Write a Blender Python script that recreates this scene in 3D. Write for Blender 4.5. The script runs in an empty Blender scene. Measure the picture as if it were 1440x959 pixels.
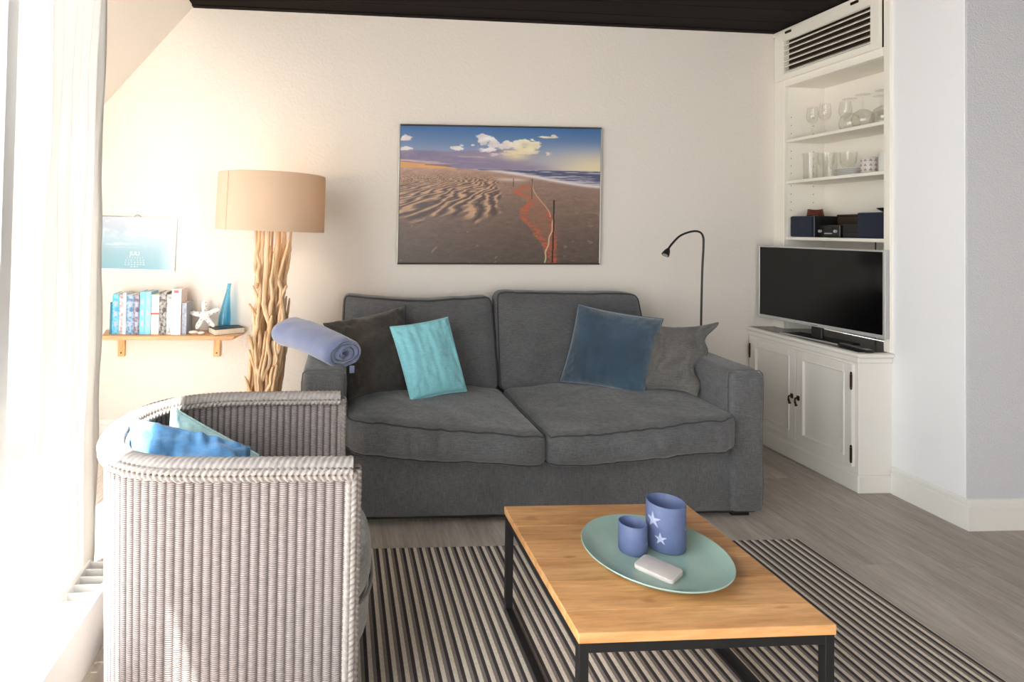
import bpy, bmesh, math, random
import numpy as np
from mathutils import Vector, Matrix, noise

random.seed(11)
rng = np.random.default_rng(5)
PI = math.pi
S = bpy.context.scene
C = S.collection

# ------------------------------------------------------------------ camera
cd = bpy.data.cameras.new('camera')
cam = bpy.data.objects.new('camera', cd)
C.objects.link(cam)
cd.sensor_fit = 'HORIZONTAL'
cd.sensor_width = 36.0
cd.lens = 810.0 / 1440.0 * 36.0
cd.shift_x = (720.0 - 539.23) / 1440.0
cd.shift_y = -(479.5 - 303.76) / 1440.0
cd.clip_start = 0.02
cam.matrix_world = (Matrix.Translation((0, 0, 1.38)) @ Matrix.Rotation(-0.073, 4, 'Z')
                    @ Matrix.Rotation(PI / 2 + 0.0207, 4, 'X') @ Matrix.Rotation(0.0182, 4, 'Z'))
S.camera = cam

# ------------------------------------------------------------------ light
world = bpy.data.worlds.new('world')
S.world = world
world.use_nodes = True
bg = world.node_tree.nodes['Background']
bg.inputs[0].default_value = (0.975, 0.985, 1.0, 1)
bg.inputs[1].default_value = 8.6

sd = bpy.data.lights.new('sun', 'SUN')
sun = bpy.data.objects.new('sun', sd)
C.objects.link(sun)
sd.energy = 34.0
sd.color = (1.0, 0.95, 0.88)
sd.angle = math.radians(0.6)
SUNDIR = Vector((0.35, 0.45, -1.0)).normalized()
sun.rotation_euler = SUNDIR.to_track_quat('-Z', 'Y').to_euler()
sun.location = (-4, 0, 5)

def portal(name, loc, rot, sx, sy):
    d = bpy.data.lights.new(name, 'AREA')
    d.shape = 'RECTANGLE'; d.size = sx; d.size_y = sy
    d.cycles.is_portal = True
    o = bpy.data.objects.new(name, d); C.objects.link(o)
    o.location = loc; o.rotation_euler = rot
portal('window_portal', (-1.06, 0.35, 1.3), (0, -PI / 2, 0), 2.5, 3.7)
portal('bay_portal', (-1.39, 2.22, 1.2), (PI / 2, 0, 0), 0.7, 2.3)
portal('rear_portal', (0.9, -2.72, 1.5), (PI / 2, 0, 0), 1.4, 1.8)

S.view_settings.view_transform = 'Standard'
S.view_settings.look = 'None'
S.view_settings.gamma = 1.0
S.view_settings.use_curve_mapping = False
S.view_settings.exposure = 0.0
S.cycles.transparent_max_bounces = 40

# ------------------------------------------------------------------ materials
def srgb(r, g, b):
    f = lambda c: (c / 255) / 12.92 if c / 255 <= 0.04045 else ((c / 255 + 0.055) / 1.055) ** 2.4
    return (f(r), f(g), f(b), 1.0)

def newmat(name):
    m = bpy.data.materials.new(name)
    m.use_nodes = True
    nt = m.node_tree
    return m, nt, nt.nodes['Principled BSDF']

def mix(nt, a, b, fac, mode='MIX'):
    n = nt.nodes.new('ShaderNodeMix'); n.data_type = 'RGBA'; n.blend_type = mode
    for s, v in ((n.inputs[0], fac), (n.inputs[6], a), (n.inputs[7], b)):
        if hasattr(v, 'links'): nt.links.new(v, s)
        else: s.default_value = v
    return n.outputs[2]

def coords(nt, kind='Object', scale=(1, 1, 1)):
    tc = nt.nodes.new('ShaderNodeTexCoord'); mp = nt.nodes.new('ShaderNodeMapping')
    nt.links.new(tc.outputs[kind], mp.inputs[0]); mp.inputs['Scale'].default_value = scale
    return mp.outputs[0]

def noise_tex(nt, vec, scale, detail=3, rough=0.55):
    n = nt.nodes.new('ShaderNodeTexNoise')
    nt.links.new(vec, n.inputs['Vector'])
    n.inputs['Scale'].default_value = scale; n.inputs['Detail'].default_value = detail
    n.inputs['Roughness'].default_value = rough
    return n.outputs[0]

def ramp(nt, fac, stops, interp='LINEAR'):
    n = nt.nodes.new('ShaderNodeValToRGB'); n.color_ramp.interpolation = interp
    e = n.color_ramp.elements
    while len(e) < len(stops): e.new(0.5)
    for k, (p, c) in enumerate(stops):
        e[k].position = p; e[k].color = c
    nt.links.new(fac, n.inputs[0])
    return n.outputs[0]

def bump(nt, bsdf, h, strength, dist):
    n = nt.nodes.new('ShaderNodeBump')
    n.inputs['Strength'].default_value = strength; n.inputs['Distance'].default_value = dist
    nt.links.new(h, n.inputs['Height']); nt.links.new(n.outputs[0], bsdf.inputs['Normal'])

def plain(name, col, rough=0.5, metal=0.0, var=0.0, vscale=8, bscale=0, bstr=0.3, bdist=0.002, spec=0.5, stretch=(1, 1, 1)):
    m, nt, b = newmat(name)
    b.inputs['Roughness'].default_value = rough; b.inputs['Metallic'].default_value = metal
    b.inputs['Specular IOR Level'].default_value = spec
    if var > 0:
        v = coords(nt, scale=stretch)
        n = noise_tex(nt, v, vscale, 4)
        lo = tuple(c * (1 - var) for c in col[:3]) + (1,); hi = tuple(min(1, c * (1 + var)) for c in col[:3]) + (1,)
        nt.links.new(ramp(nt, n, [(0.3, lo), (0.7, hi)]), b.inputs['Base Color'])
    else:
        b.inputs['Base Color'].default_value = col
    if bscale:
        bump(nt, b, noise_tex(nt, coords(nt, scale=stretch), bscale, 3), bstr, bdist)
    return m

def fabric(name, col, var=0.12, thread=420, slub=True, rough=0.95, sheen=0.3, bstr=0.35, bdist=0.0012):
    m, nt, b = newmat(name)
    b.inputs['Roughness'].default_value = rough
    b.inputs['Specular IOR Level'].default_value = 0.15
    b.inputs['Sheen Weight'].default_value = sheen
    v1 = coords(nt, scale=(1, 1, 14)); v2 = coords(nt, scale=(14, 14, 1)); v0 = coords(nt)
    a = noise_tex(nt, v1, thread / 12, 3); c = noise_tex(nt, v2, thread / 12, 3)
    w = nt.nodes.new('ShaderNodeMath'); w.operation = 'ADD'
    nt.links.new(a, w.inputs[0]); nt.links.new(c, w.inputs[1])
    big = noise_tex(nt, v0, 7, 4)
    lo = tuple(x * (1 - var) for x in col[:3]) + (1,); hi = tuple(min(1, x * (1 + var)) for x in col[:3]) + (1,)
    base = ramp(nt, big, [(0.3, lo), (0.7, hi)])
    half = nt.nodes.new('ShaderNodeMath'); half.operation = 'MULTIPLY'; half.inputs[1].default_value = 0.5
    nt.links.new(w.outputs[0], half.inputs[0])
    th = ramp(nt, half.outputs[0], [(0.40, (0.58, 0.58, 0.58, 1)), (0.60, (1.30, 1.30, 1.30, 1))])
    nt.links.new(mix(nt, base, th, 0.75 if slub else 0.3, 'MULTIPLY'), b.inputs['Base Color'])
    bump(nt, b, half.outputs[0], bstr, bdist)
    return m

def wood(name, c1, c2, axis='X', rough=0.5, scale=6.0, knots=False, objcol=False):
    m, nt, b = newmat(name)
    b.inputs['Roughness'].default_value = rough
    st = {'X': (0.12, 1, 1), 'Y': (1, 0.12, 1), 'Z': (1, 1, 0.12)}[axis]
    tc = nt.nodes.new('ShaderNodeTexCoord'); oi = nt.nodes.new('ShaderNodeObjectInfo')
    va = nt.nodes.new('ShaderNodeVectorMath'); va.operation = 'MULTIPLY_ADD'
    cb = nt.nodes.new('ShaderNodeCombineXYZ')
    mu = nt.nodes.new('ShaderNodeMath'); mu.operation = 'MULTIPLY'; mu.inputs[1].default_value = 37.0
    sep = nt.nodes.new('ShaderNodeSeparateColor'); nt.links.new(oi.outputs['Color'], sep.inputs[0])
    nt.links.new(sep.outputs[0], mu.inputs[0])
    for k in range(3): nt.links.new(mu.outputs[0], cb.inputs[k])
    va.inputs[1].default_value = (1, 1, 1)
    nt.links.new(tc.outputs['Object'], va.inputs[0]); nt.links.new(cb.outputs[0], va.inputs[2])
    mp = nt.nodes.new('ShaderNodeMapping'); mp.inputs['Scale'].default_value = st
    nt.links.new(va.outputs[0], mp.inputs[0])
    n1 = noise_tex(nt, mp.outputs[0], scale * 3, 6, 0.65); n2 = noise_tex(nt, mp.outputs[0], scale * 16, 4, 0.6)
    base = ramp(nt, n1, [(0.32, c2), (0.66, c1)])
    fine = ramp(nt, n2, [(0.35, (0.78, 0.74, 0.70, 1)), (0.6, (1.06, 1.06, 1.06, 1))])
    col = mix(nt, base, fine, 0.65, 'MULTIPLY')
    if knots:
        mk = nt.nodes.new('ShaderNodeMapping'); mk.inputs['Scale'].default_value = tuple(0.35 if s < 1 else 1.0 for s in st)
        nt.links.new(va.outputs[0], mk.inputs[0])
        n3 = noise_tex(nt, mk.outputs[0], 13, 2, 0.5)
        kn = ramp(nt, n3, [(0.66, (1, 1, 1, 1)), (0.73, (0.40, 0.27, 0.18, 1))])
        col = mix(nt, col, kn, 0.8, 'MULTIPLY')
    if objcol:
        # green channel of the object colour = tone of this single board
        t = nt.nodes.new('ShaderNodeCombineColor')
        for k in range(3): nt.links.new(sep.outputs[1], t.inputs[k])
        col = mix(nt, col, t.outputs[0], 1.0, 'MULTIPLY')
    nt.links.new(col, b.inputs['Base Color'])
    bump(nt, b, n2, 0.12, 0.001)
    return m

def clear_glass(name, tint=(1, 1, 1, 1), refl=1.0):
    m, nt, b = newmat(name)
    nt.nodes.remove(b)
    tr = nt.nodes.new('ShaderNodeBsdfTransparent'); gl = nt.nodes.new('ShaderNodeBsdfGlossy')
    tr.inputs[0].default_value = tint; gl.inputs['Roughness'].default_value = 0.02
    fr = nt.nodes.new('ShaderNodeLayerWeight'); fr.inputs[0].default_value = 0.5
    pw_ = nt.nodes.new('ShaderNodeMath'); pw_.operation = 'POWER'; pw_.inputs[1].default_value = 4.0
    nt.links.new(fr.outputs['Facing'], pw_.inputs[0])
    mm = nt.nodes.new('ShaderNodeMath'); mm.operation = 'MULTIPLY_ADD'; mm.inputs[1].default_value = 0.5 * refl; mm.inputs[2].default_value = 0.03 * refl
    nt.links.new(pw_.outputs[0], mm.inputs[0])
    ms = nt.nodes.new('ShaderNodeMixShader')
    nt.links.new(mm.outputs[0], ms.inputs[0]); nt.links.new(tr.outputs[0], ms.inputs[1]); nt.links.new(gl.outputs[0], ms.inputs[2])
    nt.links.new(ms.outputs[0], nt.nodes['Material Output'].inputs[0])
    return m

def sheer(name, col, transp, transl=0.5):
    m, nt, b = newmat(name)
    nt.nodes.remove(b)
    d = nt.nodes.new('ShaderNodeBsdfDiffuse'); t = nt.nodes.new('ShaderNodeBsdfTranslucent'); x = nt.nodes.new('ShaderNodeBsdfTransparent')
    d.inputs[0].default_value = col; t.inputs[0].default_value = col
    a = nt.nodes.new('ShaderNodeMixShader'); a.inputs[0].default_value = transl
    nt.links.new(d.outputs[0], a.inputs[1]); nt.links.new(t.outputs[0], a.inputs[2])
    c = nt.nodes.new('ShaderNodeMixShader'); c.inputs[0].default_value = transp
    nt.links.new(a.outputs[0], c.inputs[1]); nt.links.new(x.outputs[0], c.inputs[2])
    nt.links.new(c.outputs[0], nt.nodes['Material Output'].inputs[0])
    return m

def vcol(name, rough=0.5, spec=0.3):
    m, nt, b = newmat(name)
    a = nt.nodes.new('ShaderNodeAttribute'); a.attribute_name = 'print'
    nt.links.new(a.outputs['Color'], b.inputs['Base Color'])
    b.inputs['Roughness'].default_value = rough; b.inputs['Specular IOR Level'].default_value = spec
    return m

M = {}
M['plaster'] = plain('wall_plaster', srgb(235, 227, 217), 0.9, bscale=55, bstr=0.5, bdist=0.006, spec=0.2)
M['plaster_smooth'] = plain('smooth_plaster', srgb(246, 246, 247), 0.85, bscale=120, bstr=0.15, bdist=0.001, spec=0.2)
M['woodchip'] = plain('woodchip_paper', srgb(216, 217, 221), 0.9, bscale=130, bstr=0.8, bdist=0.005, spec=0.2)
M['slope'] = plain('sloped_plaster', srgb(232, 227, 220), 0.9, bscale=60, bstr=0.3, bdist=0.003, spec=0.2)
M['ceiling'] = plain('dark_ceiling_board', srgb(25, 19, 16), 0.8, var=0.2, vscale=5, stretch=(0.2, 3, 1), spec=0.15)
M['white'] = plain('white_lacquer', srgb(236, 232, 224), 0.4, bscale=60, bstr=0.06, bdist=0.001)
M['cream'] = plain('cream_lacquer', srgb(246, 240, 228), 0.42, bscale=60, bstr=0.06, bdist=0.001)
M['skirting'] = plain('skirting_white', srgb(238, 236, 230), 0.4)
M['rad'] = plain('radiator_enamel', srgb(240, 240, 238), 0.35)
M['winframe'] = plain('window_frame_white', srgb(240, 240, 240), 0.35)
M['pane'] = clear_glass('window_pane_glass', (0.97, 0.98, 0.98, 1))
M['curtain'] = sheer('sheer_curtain', (0.86, 0.84, 0.81, 1), 0.06, 0.38)
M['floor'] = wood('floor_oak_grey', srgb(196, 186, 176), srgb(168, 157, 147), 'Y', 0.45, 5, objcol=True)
M['joint'] = plain('floor_joint', srgb(196, 188, 178), 0.8)
M['sofa'] = fabric('sofa_linen', srgb(98, 98, 99))
M['sofa_pipe'] = fabric('sofa_piping', srgb(64, 62, 62), slub=False)
M['black_metal'] = plain('black_steel', srgb(24, 24, 25), 0.45, var=0.1, vscale=40)
M['leg_black'] = plain('black_leg', srgb(18, 18, 18), 0.5)
M['table'] = wood('oak_table', srgb(230, 178, 122), srgb(196, 136, 80), 'X', 0.38, 4.5, knots=True, objcol=True)
M['table_edge'] = M['table']
M['plate'] = plain('celadon_glaze', srgb(158, 186, 174), 0.28, var=0.06, vscale=14)
M['soap'] = plain('white_stone', srgb(222, 212, 206), 0.7, var=0.05, vscale=50)
M['driftwood'] = wood('driftwood', srgb(238, 208, 170), srgb(206, 164, 118), 'Z', 0.7, 9)
M['shelf_wood'] = wood('pine_shelf', srgb(226, 178, 134), srgb(200, 146, 100), 'X', 0.5, 5)
M['block_wood'] = wood('pine_block', srgb(236, 196, 140), srgb(222, 176, 118), 'Z', 0.5, 5)
M['teal'] = fabric('turquoise_cotton', srgb(146, 216, 226), 0.05, slub=False)
M['plush'] = fabric('blue_plush', srgb(55, 77, 94), 0.3, thread=900, slub=False, sheen=0.8, bstr=0.7, bdist=0.004)
M['graycush'] = fabric('grey_cushion_linen', srgb(104, 101, 98))
M['browncush'] = fabric('dark_grey_cushion', srgb(70, 65, 61))
M['blanket'] = fabric('blue_fleece', srgb(136, 145, 178), 0.06, thread=900, slub=False, sheen=0.6)
M['denim'] = fabric('blue_cotton', srgb(98, 150, 198), 0.08, slub=False)
M['aqua'] = fabric('pale_aqua_cotton', srgb(186, 222, 224), 0.05, slub=False)
M['seatcush'] = fabric('chair_seat_fabric', srgb(150, 146, 140), 0.06)
M['chrome'] = plain('brushed_chrome', srgb(190, 190, 190), 0.25, 1.0)
M['silver'] = plain('silver_plastic', srgb(190, 190, 188), 0.35, 0.3)
M['screen'] = plain('tv_screen', srgb(8, 8, 9), 0.12, spec=0.5)
M['tv_back'] = plain('tv_back_plastic', srgb(28, 28, 30), 0.5)
M['stone_top'] = plain('dark_grey_top', srgb(74, 70, 68), 0.25, var=0.15, vscale=30)
M['bronze'] = plain('dark_bronze', srgb(66, 50, 36), 0.4, 0.8, var=0.2, vscale=60)
M['navy'] = fabric('navy_speaker_cloth', srgb(34, 40, 58), 0.05, slub=False)
M['black_plastic'] = plain('black_plastic', srgb(20, 20, 21), 0.4)
M['brown_box'] = wood('dark_brown_wood', srgb(62, 44, 36), srgb(44, 30, 25), 'X', 0.4, 4)
M['leather'] = plain('brown_leather', srgb(96, 44, 30), 0.45, var=0.15, vscale=40)
M['porcelain'] = plain('porcelain', srgb(240, 238, 232), 0.2)
M['mug'] = plain('mug_ceramic', srgb(226, 214, 208), 0.3)
M['black_dot'] = plain('black_print', srgb(40, 38, 40), 0.5)
M['glass'] = clear_glass('drinking_glass', (0.985, 0.985, 0.98, 1), 1.4)
M['blue_glass'] = clear_glass('blue_bottle_glass', (0.62, 0.86, 0.95, 1), 1.2)
M['paper'] = plain('book_pages', srgb(232, 218, 196), 0.9, var=0.06, vscale=200, stretch=(1, 1, 0.05))
M['star_white'] = plain('weathered_white', srgb(236, 234, 230), 0.8, var=0.1, vscale=60)
M['dark_speck'] = plain('dark_speck', srgb(110, 108, 108), 0.8)
M['pebble'] = plain('white_pebble', srgb(238, 228, 218), 0.8)
M['frame_silver'] = plain('frame_silver', srgb(176, 174, 170), 0.3, 0.8)
M['frame_dark'] = plain('frame_dark', srgb(70, 64, 60), 0.4)
M['print'] = vcol('printed_photo', 0.35, 0.4)
M['screw'] = plain('screw_steel', srgb(92, 84, 74), 0.4, 0.7)
M['hole'] = plain('peg_hole', srgb(90, 78, 64), 0.9)
M['rattan'] = None

def wicker(name, col):
    m, nt, b = newmat(name)
    b.inputs['Roughness'].default_value = 0.75
    b.inputs['Specular IOR Level'].default_value = 0.25
    uv = nt.nodes.new('ShaderNodeUVMap'); uv.uv_map = 'weave'
    sp = nt.nodes.new('ShaderNodeSeparateXYZ'); nt.links.new(uv.outputs[0], sp.inputs[0])
    def mth(op, a, bb=None, cc=None):
        n = nt.nodes.new('ShaderNodeMath'); n.operation = op
        for k, v in enumerate((a, bb, cc)):
            if v is None: continue
            if hasattr(v, 'links'): nt.links.new(v, n.inputs[k])
            else: n.inputs[k].default_value = v
        return n.outputs[0]
    # u counts ribs, v counts weft threads; threads shift by half a step from rib to rib
    u, v = sp.outputs[0], sp.outputs[1]
    wob = mth('MULTIPLY_ADD', noise_tex(nt, coords(nt), 38, 2), 0.9, v)
    th = mth('ABSOLUTE', mth('SINE', mth('MULTIPLY', mth('MULTIPLY_ADD', mth('FLOOR', u), 0.5, wob), PI)))
    rib = mth('ABSOLUTE', mth('SINE', mth('MULTIPLY', u, PI)))
    h = mth('POWER', th, 0.6)
    n = noise_tex(nt, coords(nt), 60, 3)
    base = ramp(nt, n, [(0.3, tuple(c * 0.85 for c in col[:3]) + (1,)), (0.7, tuple(min(1, c * 1.1) for c in col[:3]) + (1,))])
    gap_shade = ramp(nt, mth('MULTIPLY', h, mth('MULTIPLY_ADD', rib, 0.75, 0.25)), [(0.22, (0.20, 0.17, 0.17, 1)), (0.70, (1.12, 1.12, 1.12, 1))])  # recess shade between threads and ribs, darkened in the colour
    nt.links.new(mix(nt, base, gap_shade, 0.9, 'MULTIPLY'), b.inputs['Base Color'])
    bump(nt, b, h, 0.8, 0.002)
    return m
M['wicker'] = wicker('woven_wicker', srgb(162, 153, 151))
M['rope'] = plain('braided_cane', srgb(166, 158, 153), 0.75, var=0.15, vscale=70, spec=0.25)

# shade cloth: lets the bulb's warm light through
m, nt, b = newmat('lamp_shade_cloth')
b.inputs['Base Color'].default_value = srgb(226, 208, 186); b.inputs['Roughness'].default_value = 0.95
b.inputs['Specular IOR Level'].default_value = 0.1
tl = nt.nodes.new('ShaderNodeBsdfTranslucent'); tl.inputs[0].default_value = srgb(236, 212, 182)
ms = nt.nodes.new('ShaderNodeMixShader'); ms.inputs[0].default_value = 0.33
nt.links.new(b.outputs[0], ms.inputs[1]); nt.links.new(tl.outputs[0], ms.inputs[2])
nt.links.new(ms.outputs[0], nt.nodes['Material Output'].inputs[0])
bump(nt, b, noise_tex(nt, coords(nt, scale=(1, 1, 0.3)), 260, 2), 0.2, 0.001)
M['shade'] = m
m, nt, b = newmat('warm_bulb')
b.inputs['Emission Color'].default_value = (1, 0.72, 0.42, 1); b.inputs['Emission Strength'].default_value = 14
M['bulb'] = m

# frosted cup
m, nt, b = newmat('frosted_blue_glass')
b.inputs['Base Color'].default_value = srgb(128, 144, 188); b.inputs['Roughness'].default_value = 0.45
nt.links.new(ramp(nt, noise_tex(nt, coords(nt), 30, 3), [(0.3, srgb(112, 127, 168)), (0.7, srgb(124, 138, 178))]), b.inputs['Base Color'])
tl = nt.nodes.new('ShaderNodeBsdfTranslucent'); tl.inputs[0].default_value = srgb(130, 150, 205)
ms = nt.nodes.new('ShaderNodeMixShader'); ms.inputs[0].default_value = 0.35
nt.links.new(b.outputs[0], ms.inputs[1]); nt.links.new(tl.outputs[0], ms.inputs[2])
nt.links.new(ms.outputs[0], nt.nodes['Material Output'].inputs[0])
M['cup'] = m
M['cup_print'] = plain('white_cup_print', srgb(172, 180, 206), 0.6)

# striped rug
m, nt, b = newmat('striped_rug')
b.inputs['Roughness'].default_value = 0.95; b.inputs['Specular IOR Level'].default_value = 0.1
sp = nt.nodes.new('ShaderNodeSeparateXYZ'); nt.links.new(coords(nt), sp.inputs[0])
dv = nt.nodes.new('ShaderNodeMath'); dv.operation = 'DIVIDE'; dv.inputs[1].default_value = 0.0372
nt.links.new(sp.outputs[0], dv.inputs[0])
fr = nt.nodes.new('ShaderNodeMath'); fr.operation = 'FRACT'; nt.links.new(dv.outputs[0], fr.inputs[0])
st = ramp(nt, fr.outputs[0], [(0.0, srgb(242, 231, 215)), (0.37, srgb(152, 142, 136)), (0.68, srgb(80, 75, 76)), (0.97, srgb(124, 114, 110))], 'CONSTANT')
nz = noise_tex(nt, coords(nt, scale=(1, 0.4, 1)), 260, 3)
nt.links.new(mix(nt, st, ramp(nt, nz, [(0.3, (0.72, 0.72, 0.72, 1)), (0.7, (1.1, 1.1, 1.1, 1))]), 0.7, 'MULTIPLY'), b.inputs['Base Color'])
bump(nt, b, nz, 0.6, 0.003)
M['rug'] = m

# ------------------------------------------------------------------ builders
def wloc(o):
    v = Vector((0, 0, 0))
    while o: v += o.location; o = o.parent
    return v

def tag(o, label, cat, group=None):
    o['label'] = label; o['category'] = cat
    if group: o['group'] = group
    return o

def thing(name, label, cat, loc, group=None):
    o = bpy.data.objects.new(name, None); C.objects.link(o)
    o.location = loc; o.empty_display_size = 0.1
    return tag(o, label, cat, group)

def obj(name, verts, faces, mat, parent=None, smooth=False, sharp=35):
    vs = [Vector(v) for v in verts]
    if parent: org = wloc(parent)
    else:
        a = np.array([tuple(v) for v in vs]); org = Vector(((a[:, 0].min() + a[:, 0].max()) / 2, (a[:, 1].min() + a[:, 1].max()) / 2, a[:, 2].min()))
    me = bpy.data.meshes.new(name)
    me.from_pydata([v - org for v in vs], [], faces); me.update()
    bm = bmesh.new(); bm.from_mesh(me); bmesh.ops.recalc_face_normals(bm, faces=bm.faces); bm.to_mesh(me); bm.free()
    if mat: me.materials.append(M[mat] if isinstance(mat, str) else mat)
    o = bpy.data.objects.new(name, me); C.objects.link(o)
    if parent: o.parent = parent
    else: o.location = org
    if smooth:
        me.shade_smooth()
        if sharp: me.set_sharp_from_angle(angle=math.radians(sharp))
    return o

def struct(o):
    o['kind'] = 'structure'; return o

def join(*parts):
    V, F = [], []
    for v, f in parts:
        n = len(V); V += list(v); F += [tuple(i + n for i in q) for q in f]
    return V, F

def g_box(x0, x1, y0, y1, z0, z1, bev=0.0, seg=1):
    bm = bmesh.new()
    bmesh.ops.create_cube(bm, size=1)
    for v in bm.verts:
        v.co = Vector((x0 if v.co.x < 0 else x1, y0 if v.co.y < 0 else y1, z0 if v.co.z < 0 else z1))
    if bev > 0: bmesh.ops.bevel(bm, geom=bm.edges[:], offset=bev, segments=seg, profile=0.5, affect='EDGES')
    bm.verts.ensure_lookup_table(); bm.verts.index_update()
    r = [v.co.copy() for v in bm.verts], [tuple(v.index for v in f.verts) for f in bm.faces]
    bm.free(); return r

def xf(g, mat):
    return [mat @ Vector(v) for v in g[0]], g[1]

def box(name, x0, x1, y0, y1, z0, z1, mat, parent=None, bev=0.002, seg=1):
    g = g_box(x0, x1, y0, y1, z0, z1, bev, seg)
    return obj(name, g[0], g[1], mat, parent, smooth=seg > 1)

def frames(pts):
    pts = [Vector(p) for p in pts]; n = len(pts); T = []
    for i in range(n):
        t = pts[min(i + 1, n - 1)] - pts[max(i - 1, 0)]
        T.append(t.normalized() if t.length > 1e-9 else Vector((0, 0, 1)))
    up = Vector((0, 0, 1)) if abs(T[0].z) < 0.9 else Vector((1, 0, 0))
    N = [(up - T[0] * up.dot(T[0])).normalized()]
    for i in range(1, n):
        q = N[-1] - T[i] * N[-1].dot(T[i]); N.append(q.normalized())
    return pts, T, N

def g_tube(pts, r, n=8, closed=False, caps=True, lobes=0, pitch=0.03, depth=0.0, hand=1):
    pts, T, N = frames(pts)
    V, F = [], []
    s = 0.0; m_ = len(pts)
    for i, p in enumerate(pts):
        if i: s += (p - pts[i - 1]).length
        B = T[i].cross(N[i]); rr = r[i] if isinstance(r, (list, tuple)) else r
        for k in range(n):
            a = 2 * PI * k / n
            q = rr * (1 + depth * abs(math.sin((lobes * (a + hand * 2 * PI * s / pitch)) / 2)) - depth * 0.6) if lobes else rr
            V.append(p + (N[i] * math.cos(a) + B * math.sin(a)) * q)
    for i in range(m_ - (0 if closed else 1)):
        j = (i + 1) % m_
        for k in range(n):
            l = (k + 1) % n
            F.append((i * n + k, i * n + l, j * n + l, j * n + k))
    if caps and not closed:
        F.append(tuple(range(n))[::-1]); F.append(tuple((m_ - 1) * n + k for k in range(n)))
    return V, F

def g_lathe(prof, cx, cy, n=32, arc=2 * PI):
    V, F = [], []
    for r, z in prof:
        for k in range(n):
            a = 2 * PI * k / n
            V.append(Vector((cx + max(r, 1e-5) * math.cos(a), cy + max(r, 1e-5) * math.sin(a), z)))
    for i in range(len(prof) - 1):
        for k in range(n):
            l = (k + 1) % n
            F.append((i * n + k, i * n + l, (i + 1) * n + l, (i + 1) * n + k))
    return V, F

def spline(pts, per=8, closed=False):
    P = [Vector(p) for p in pts]; n = len(P); out = []
    rngi = range(n if closed else n - 1)
    for i in rngi:
        if closed: p0, p1, p2, p3 = P[(i - 1) % n], P[i], P[(i + 1) % n], P[(i + 2) % n]
        else: p0, p1, p2, p3 = P[max(i - 1, 0)], P[i], P[i + 1], P[min(i + 2, n - 1)]
        for k in range(per):
            t = k / per
            out.append(0.5 * ((2 * p1) + (p2 - p0) * t + (2 * p0 - 5 * p1 + 4 * p2 - p3) * t * t + (3 * p1 - p0 - 3 * p2 + p3) * t ** 3))
    if not closed: out.append(P[-1])
    return out

def resample(pts, step):
    pts = [Vector(p) for p in pts]; L = [0]
    for a, b_ in zip(pts, pts[1:]): L.append(L[-1] + (b_ - a).length)
    n = max(2, int(L[-1] / step)); out = []; j = 0
    for i in range(n + 1):
        s = L[-1] * i / n
        while j < len(L) - 2 and L[j + 1] < s: j += 1
        t = (s - L[j]) / max(1e-9, L[j + 1] - L[j]); out.append(pts[j].lerp(pts[j + 1], min(1, t)))
    return out

def fbm(p, o=3):
    return noise.fractal(Vector(p), 1.0, 2.0, o)

def copy_tree(root, loc=None, rotz=None, label=None):
    r = root.copy(); C.objects.link(r)
    if loc is not None: r.location = loc
    if rotz is not None: r.rotation_euler = (0, 0, rotz)
    if label: r['label'] = label
    for ch in root.children:
        c = ch.copy(); C.objects.link(c); c.parent = r
        for g in ch.children:
            d = g.copy(); C.objects.link(d); d.parent = c
    return r

# ------------------------------------------------------------------ the room
WY = 3.774      # back wall
WX = 2.995      # right wall
CZ = 2.785      # ceiling
LX = -0.95      # window wall

fl = struct(box('floor', -2.2, 4.7, -2.7, WY + 0.1, -0.06, -0.0015, 'joint', bev=0))
pw = 0.197
k = 0
for i in range(-12, 25):
    x0 = 0.211 + i * pw
    if x0 + pw < -2.0 or x0 > 4.5: continue
    y = -2.6 + (i * 0.83 % 1.7) - 1.7
    while y < WY:
        y1 = y + 1.7
        a, b_ = max(y, -2.6), min(y1, WY)
        if b_ - a > 0.03:
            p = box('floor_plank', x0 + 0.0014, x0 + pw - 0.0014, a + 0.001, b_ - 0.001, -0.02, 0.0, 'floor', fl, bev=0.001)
            p.color = (random.random(), (0.88 + 0.24 * random.random()) * (1.38 if x0 + pw < 2.1 else 1.0), 0, 1); k += 1  # planks up to the rug's right edge: brighter floor light put into their tone
        y = y1

struct(box('wall_back', -2.2, WX + 0.5, WY, WY + 0.1, 0, CZ + 0.1, 'plaster', bev=0))
wr = struct(box('wall_right', WX, WX + 0.6, 2.56, 2.94, 0, CZ, 'plaster_smooth', bev=0.004))
struct(box('wall_front_right', WX + 0.001, 4.7, 2.55, 2.56, 0, CZ, 'woodchip', bev=0.0))
struct(box('wall_far_right', 4.6, 4.7, -2.7, 2.56, 0, CZ, 'plaster', bev=0))
# skirting boards
def skirting(name, pts, nrm):
    # profile swept straight from a to b
    a, b_ = Vector(pts[0]), Vector(pts[1]); n = Vector(nrm)
    prof = [(0, 0), (0.016, 0), (0.016, 0.108), (0.011, 0.112), (0.011, 0.120), (0.014, 0.123), (0.012, 0.135), (0.006, 0.142), (0, 0.144)]
    V = [p + n * d + Vector((0, 0, z)) for p in (a, b_) for d, z in prof]
    m_ = len(prof); F = [(i, (i + 1) % m_, m_ + (i + 1) % m_, m_ + i) for i in range(m_)] + [tuple(range(m_))[::-1], tuple(range(m_, 2 * m_))]
    return struct(obj(name, V, F, 'skirting'))
skirting('baseboard_right', ((WX, 2.5501, 0), (WX, 2.925, 0)), (-1, 0, 0))
skirting('baseboard_front_right', ((WX - 0.016, 2.55, 0), (4.6, 2.55, 0)), (0, -1, 0))
skirting('baseboard_back', ((-2.0, WY, 0), (2.78, WY, 0)), (0, -1, 0))
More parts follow.
